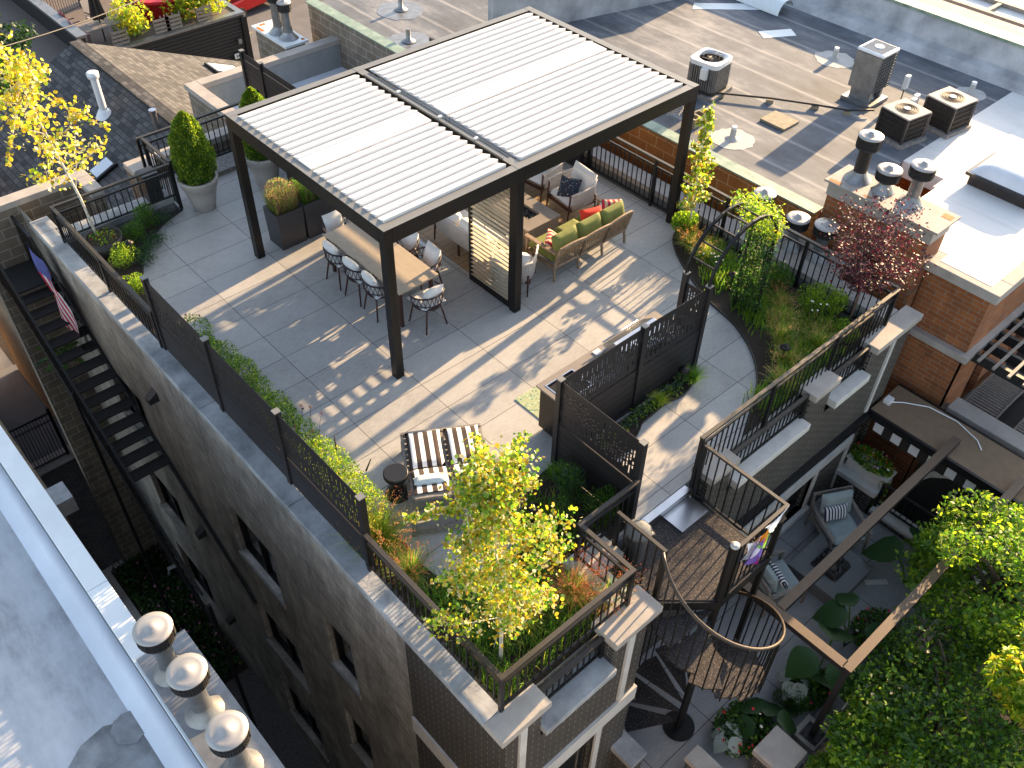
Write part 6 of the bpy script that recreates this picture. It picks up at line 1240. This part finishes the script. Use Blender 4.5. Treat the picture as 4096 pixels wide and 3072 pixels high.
for l,x,y,h in (('tallest brown flower spike beside the side table',-1.80,-1.15,.95),('leaning brown flower spike near the side table',-1.75,-1.55,.80)):
    t=thing('flower_spike',l,'flower',(x,y,.03),0); lean=.10 if 'lean' in l else .01; MB().tube([(0,0,0),(lean*.5,0,h*.5),(lean*1.6,-lean,h)],.004,5).build('stem','leaf_green',t)
    MB().tube([(lean*1.0,-lean*.5,h*.72),(lean*1.6,-lean,h)],.013,7,r2=.007).build('seed_spike','seed_brown',t)
leaves_o=blades('flower_stalks',scat(120,[(-1.9,-.2),(-1.95,-.8)],(.06,.2)),.5,.1,.004,['leaf_green']); tag(leaves_o,'thin green flower stalks between the coneflowers','ground cover',None,'stuff')
def pathlight(label,x,y,h=.42):
    t=thing('path_light',label,'path light',(x,y,.03),0,'mushroom path lights'); MB().cyl((0,0),.012,0,h-.02,8).build('stem','black_metal',t); MB().lathe([(.085,h-.05),(.088,h-.045),(.05,h-.01),(.018,h),(.015,h+.018),(.002,h+.02)],n=20).build('shade','bronze' ,t)
for l,x,y in (('mushroom path light among the clipped shrubs of the rear corner bed',-1.64,5.23),('mushroom path light beside the arch foot',5.42,-1.97),('mushroom path light against the screen behind the grill',3.06,-2.92),('pale mushroom path light in the grasses near the front railing',4.60,-3.60),('mushroom path light in the dark front bed near the single screen',-.33,-3.33)): pathlight(l,x,y)
t=thing('tree_ring','dark metal ring planter around the yellow-leaved birch at the rear corner','planter',(-1.85,5.80,.03)); MB().lathe([(.30,0),(.31,0),(.31,.30),(.295,.30),(.295,.0)],n=32,caps=False).build('ring','rail_tan',t); MB().cyl((0,0),.294,.0,.26,28).build('soil','soil',t); leaves('plants',ball(160,(0,0,.30),(.24,.24,.07),.3),.045,['leaf_green','leaf_lime','red_flower'],[4,3,.6],t)
tag(MB().lathe([(0,0),(.09,.01),(.10,.05),(.06,.10),(0,.11)],n=10,caps=False).build('boulder','stone_light'),'small pale boulder in the grasses near the curved path','boulder').location=(4.90,-3.42,.03)
# arch and vine
ar=thing('garden_arch','black metal garden arch of two curved ribs spanning the walkway','arch',(3.54,-2.75,0)); 
def rib(dy):
    A=Vector((3.54,-2.75+dy,0)); B_=Vector((5.20,-2.65+dy,0)); m=(A+B_)/2; d=(B_-A)/2; pts=[A+Vector((0,0,1.615 if dy==0 else .01)),A+Vector((0,0,1.62))]+[m-d*math.cos(PI*k/16)+Vector((0,0,1.62+.66*math.sin(PI*k/16))) for k in range(1,16)]+[B_+Vector((0,0,1.62)),B_+Vector((0,0,.01))]
    q=MB()
    for a,b in zip(pts,pts[1:]): q.bar(a,b,.055,.035,(0,1,0))
    P(q,'rib','black_metal',ar)
rib(0); rib(.42)
for k in range(2,16,2):
    a=PI*k/17; x=4.37-.83*math.cos(a); y=-2.70-.05*math.cos(a); z=1.62+.66*math.sin(a); P(MB().bar((x,y,z),(x,y+.42,z),.025),'cross_bar','black_metal',ar)
q=MB()
for k in range(13): q.bar((5.20,-2.65,.1+k*.12),(5.20,-2.23,.1+k*.12),.012)
for k in range(5): q.bar((5.20,-2.65+.07+k*.07,.05),(5.20,-2.65+.07+k*.07,1.62),.010)
P(q,'lattice','black_metal',ar)
t=thing('climbing_vine','leafy green vine covering the right side of the garden arch','vine',(5.2,-2.45,.03)); n=3200; z=rng.random(n)*1.65; V=np.stack([rng.normal(0,.055,n),rng.uniform(-.25,.27,n),z],1)
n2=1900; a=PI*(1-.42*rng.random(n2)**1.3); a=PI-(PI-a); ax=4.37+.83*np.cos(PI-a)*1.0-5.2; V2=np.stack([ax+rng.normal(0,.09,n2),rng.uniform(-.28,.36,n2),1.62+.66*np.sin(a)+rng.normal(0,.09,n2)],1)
leaves('leaves',V,.058,['leaf_dark','leaf_mid','leaf_green'],[4,4,2],t,aspect=.45); leaves('sun_tinted_crown',V2,.060,['leaf_lime','leaf_green','leaf_yellow'],[5,5,1],t,aspect=.42)  # crown leaves coloured lighter as painted sunlight, side leaves darker
q=MB()
for k in range(6): q.tube([(0,-.2+.08*k,0),(.02,-.2+.07*k,.7),(0,-.15+.05*k,1.6)],.006,5)
q.build('stems','bark',t)
# ================= courtyard plants and street trees
def bigleaf(label,x,y,z,r,n,h,tilt=.5,seed=1,m='leaf_trop',grp='elephant ear plants'):
    t=thing('elephant_ear_plant',label,'plant',(x,y,z),0,grp); r_=random.Random(seed)
    for k in range(n):
        a=2*PI*k/n+r_.random()*1.2; hh=h*(.65+.45*r_.random()); bx,by=math.cos(a)*r*.55,math.sin(a)*r*.55; q=MB(); V=[];F=[]; L_=r*(.8+.4*r_.random()); W=L_*.62; M_8=9
        for i in range(M_8):
            u=i/(M_8-1); w_=W*(math.sin(PI*min(1,u*1.02+.0))**.7)*(1-.35*u) if 0<u<1 else .01; w_=max(.005,w_)
            for v in (-1,-.5,0,.5,1):
                lx=u*L_-.22*L_; ly=v*w_; lz=-tilt*L_*u*u+.10*abs(v)*w_+.015*math.sin(u*22)*abs(v); V.append((bx+math.cos(a)*lx-math.sin(a)*ly,by+math.sin(a)*lx+math.cos(a)*ly,hh+lz+.04))
        for i in range(M_8-1):
            for j in range(4): c=i*5+j; F.append((c,c+5,c+6,c+1))
        q.add(V,F,True).build('leaf',m,t); MB().tube([(0,0,0),(bx*.4,by*.4,hh*.6),(bx,by,hh)],.014,6).build('stalk','leaf_green',t)
bigleaf('elephant ear with one upright sunlit leaf at the far planting of the courtyard',5.55,-6.45,ZC,.62,4,.75,.7,1); bigleaf('large elephant ear leaf behind the middle steel beam',3.75,-6.45,ZC,.46,3,.8,.5,2); bigleaf('elephant ear drooping in front of the steel frame corner',2.95,-6.45,ZC,.58,3,.85,.7,3); bigleaf('elephant ear hanging beside the steel frame pier',2.55,-6.95,ZC,.55,2,.45,1.0,5); bigleaf('glossy elephant ear next to the bottom of the spiral stair',1.55,-6.45,ZC,.42,5,.42,.8,7)
bigleaf('white-leaved caladium below the drooping elephant ear',2.45,-6.35,ZC,.22,8,.35,.8,11,'leaf_white','white caladiums'); bigleaf('white-leaved caladium in front of the glossy elephant ear by the stair',1.05,-6.20,ZC,.20,9,.30,.8,13,'leaf_white','white caladiums')
def mixbed(label,x,y,r,n,fl,z=ZC):
    t=thing('flowering_plant',label,'flowering plants',(x,y,z),0,'courtyard bedding plants'); leaves('foliage',ball(n,(0,0,.18),(r,r*.8,.22),.4),.07,['leaf_green','leaf_mid','leaf_dark'],[2,3,3],t); leaves('flowers',ball(fl,(0,0,.30),(r*.9,r*.75,.16),.8),.05,['red_flower','white_flower'],[3,1],t,hexa=True)
mixbed('red-flowered bedding plants between the big leaves and the pier',2.6,-6.5,.42,900,26); mixbed('red and white flowers behind the large upright leaf',4.25,-6.65,.45,1000,30); mixbed('dark leafy plants with red blossoms by the foot of the stair',1.35,-6.25,.50,1200,26); 
box_shrub('round clipped dark shrub beside the steel frame pier in the courtyard',2.18,-6.45,.26,.42,['leaf_dark','leaf_mid'],[3,2],n=1800,z=ZC,grp=None)
def fern(label,x,y,z,r,n,h,mats,wts):
    t=thing('fern',label,'fern',(x,y,z),0,'ferns'); Ps=[];D=[]
    for k in range(n):
        a=2*PI*k/n+rng.random()*.4; L_=r*(.7+.4*rng.random())
        for i in range(22):
            u=(i+2)/24; c=np.array([math.cos(a)*L_*u,math.sin(a)*L_*u,h*(1.6*u-1.2*u*u)])
            for s in(-1,1): d=np.array([-math.sin(a)*s,math.cos(a)*s,-.1])+np.array([math.cos(a),math.sin(a),0])*.4; w_=.10*(1-u)+.02; Ps.append(c+d*w_*.5); D.append(d)
    leaves('fronds',np.array(Ps),.11,mats,wts,t,aspect=.22,dirs=np.array(D),up=.8); return t
fern('fern catching the sun at the end of the courtyard kerb',6.12,-6.55,ZC+.1,.55,16,.55,['leaf_lime','leaf_green'],[3,2]); fern('dark fern under the canopy behind the arch',7.1,-6.4,-4.6,.6,18,.6,['leaf_dark','leaf_mid'],[3,1]); fern('fern frond hanging over the rear stair',-3.0,7.0,-2.6,.55,9,.2,['leaf_mid','leaf_dark'],[3,1])
deciduous('street tree with bright green leaves behind the steel beam at right',5.2,-7.75,-8.8,7.4,(1.55,1.25,7.0),['leaf_lime','leaf_green','leaf_mid'],[4,5,3],15000,.085,aspect=.6,clusters=44,grp='street trees in front of the courtyard')
deciduous('street tree with dark green leaves below the steel frame corner',3.3,-8.15,-9.6,7.4,(1.5,1.3,7.1),['leaf_mid','leaf_green','leaf_dark','leaf_lime'],[4,3,3,1],13000,.085,clusters=40,grp='street trees in front of the courtyard')
deciduous('street tree with yellow-green spiky leaf tops at the bottom right corner',3.6,-8.9,-9.0,8.4,(.85,.95,7.9),['leaf_lime','leaf_yellow','leaf_green'],[5,2,3],8000,.12,aspect=.45,clusters=26,grp='street trees in front of the courtyard')
deciduous('street tree with dark leaves at the bottom edge, right of the tan stone cap',1.9,-7.95,-9.4,7,(.95,.95,6.7),['leaf_green','leaf_mid','leaf_lime'],[3,4,2],7000,.09,clusters=26,grp='street trees in front of the courtyard')
struct('front_garden',MB().box(-3,-16,GZ+.003,12,-7.3,GZ+.05),'soil')
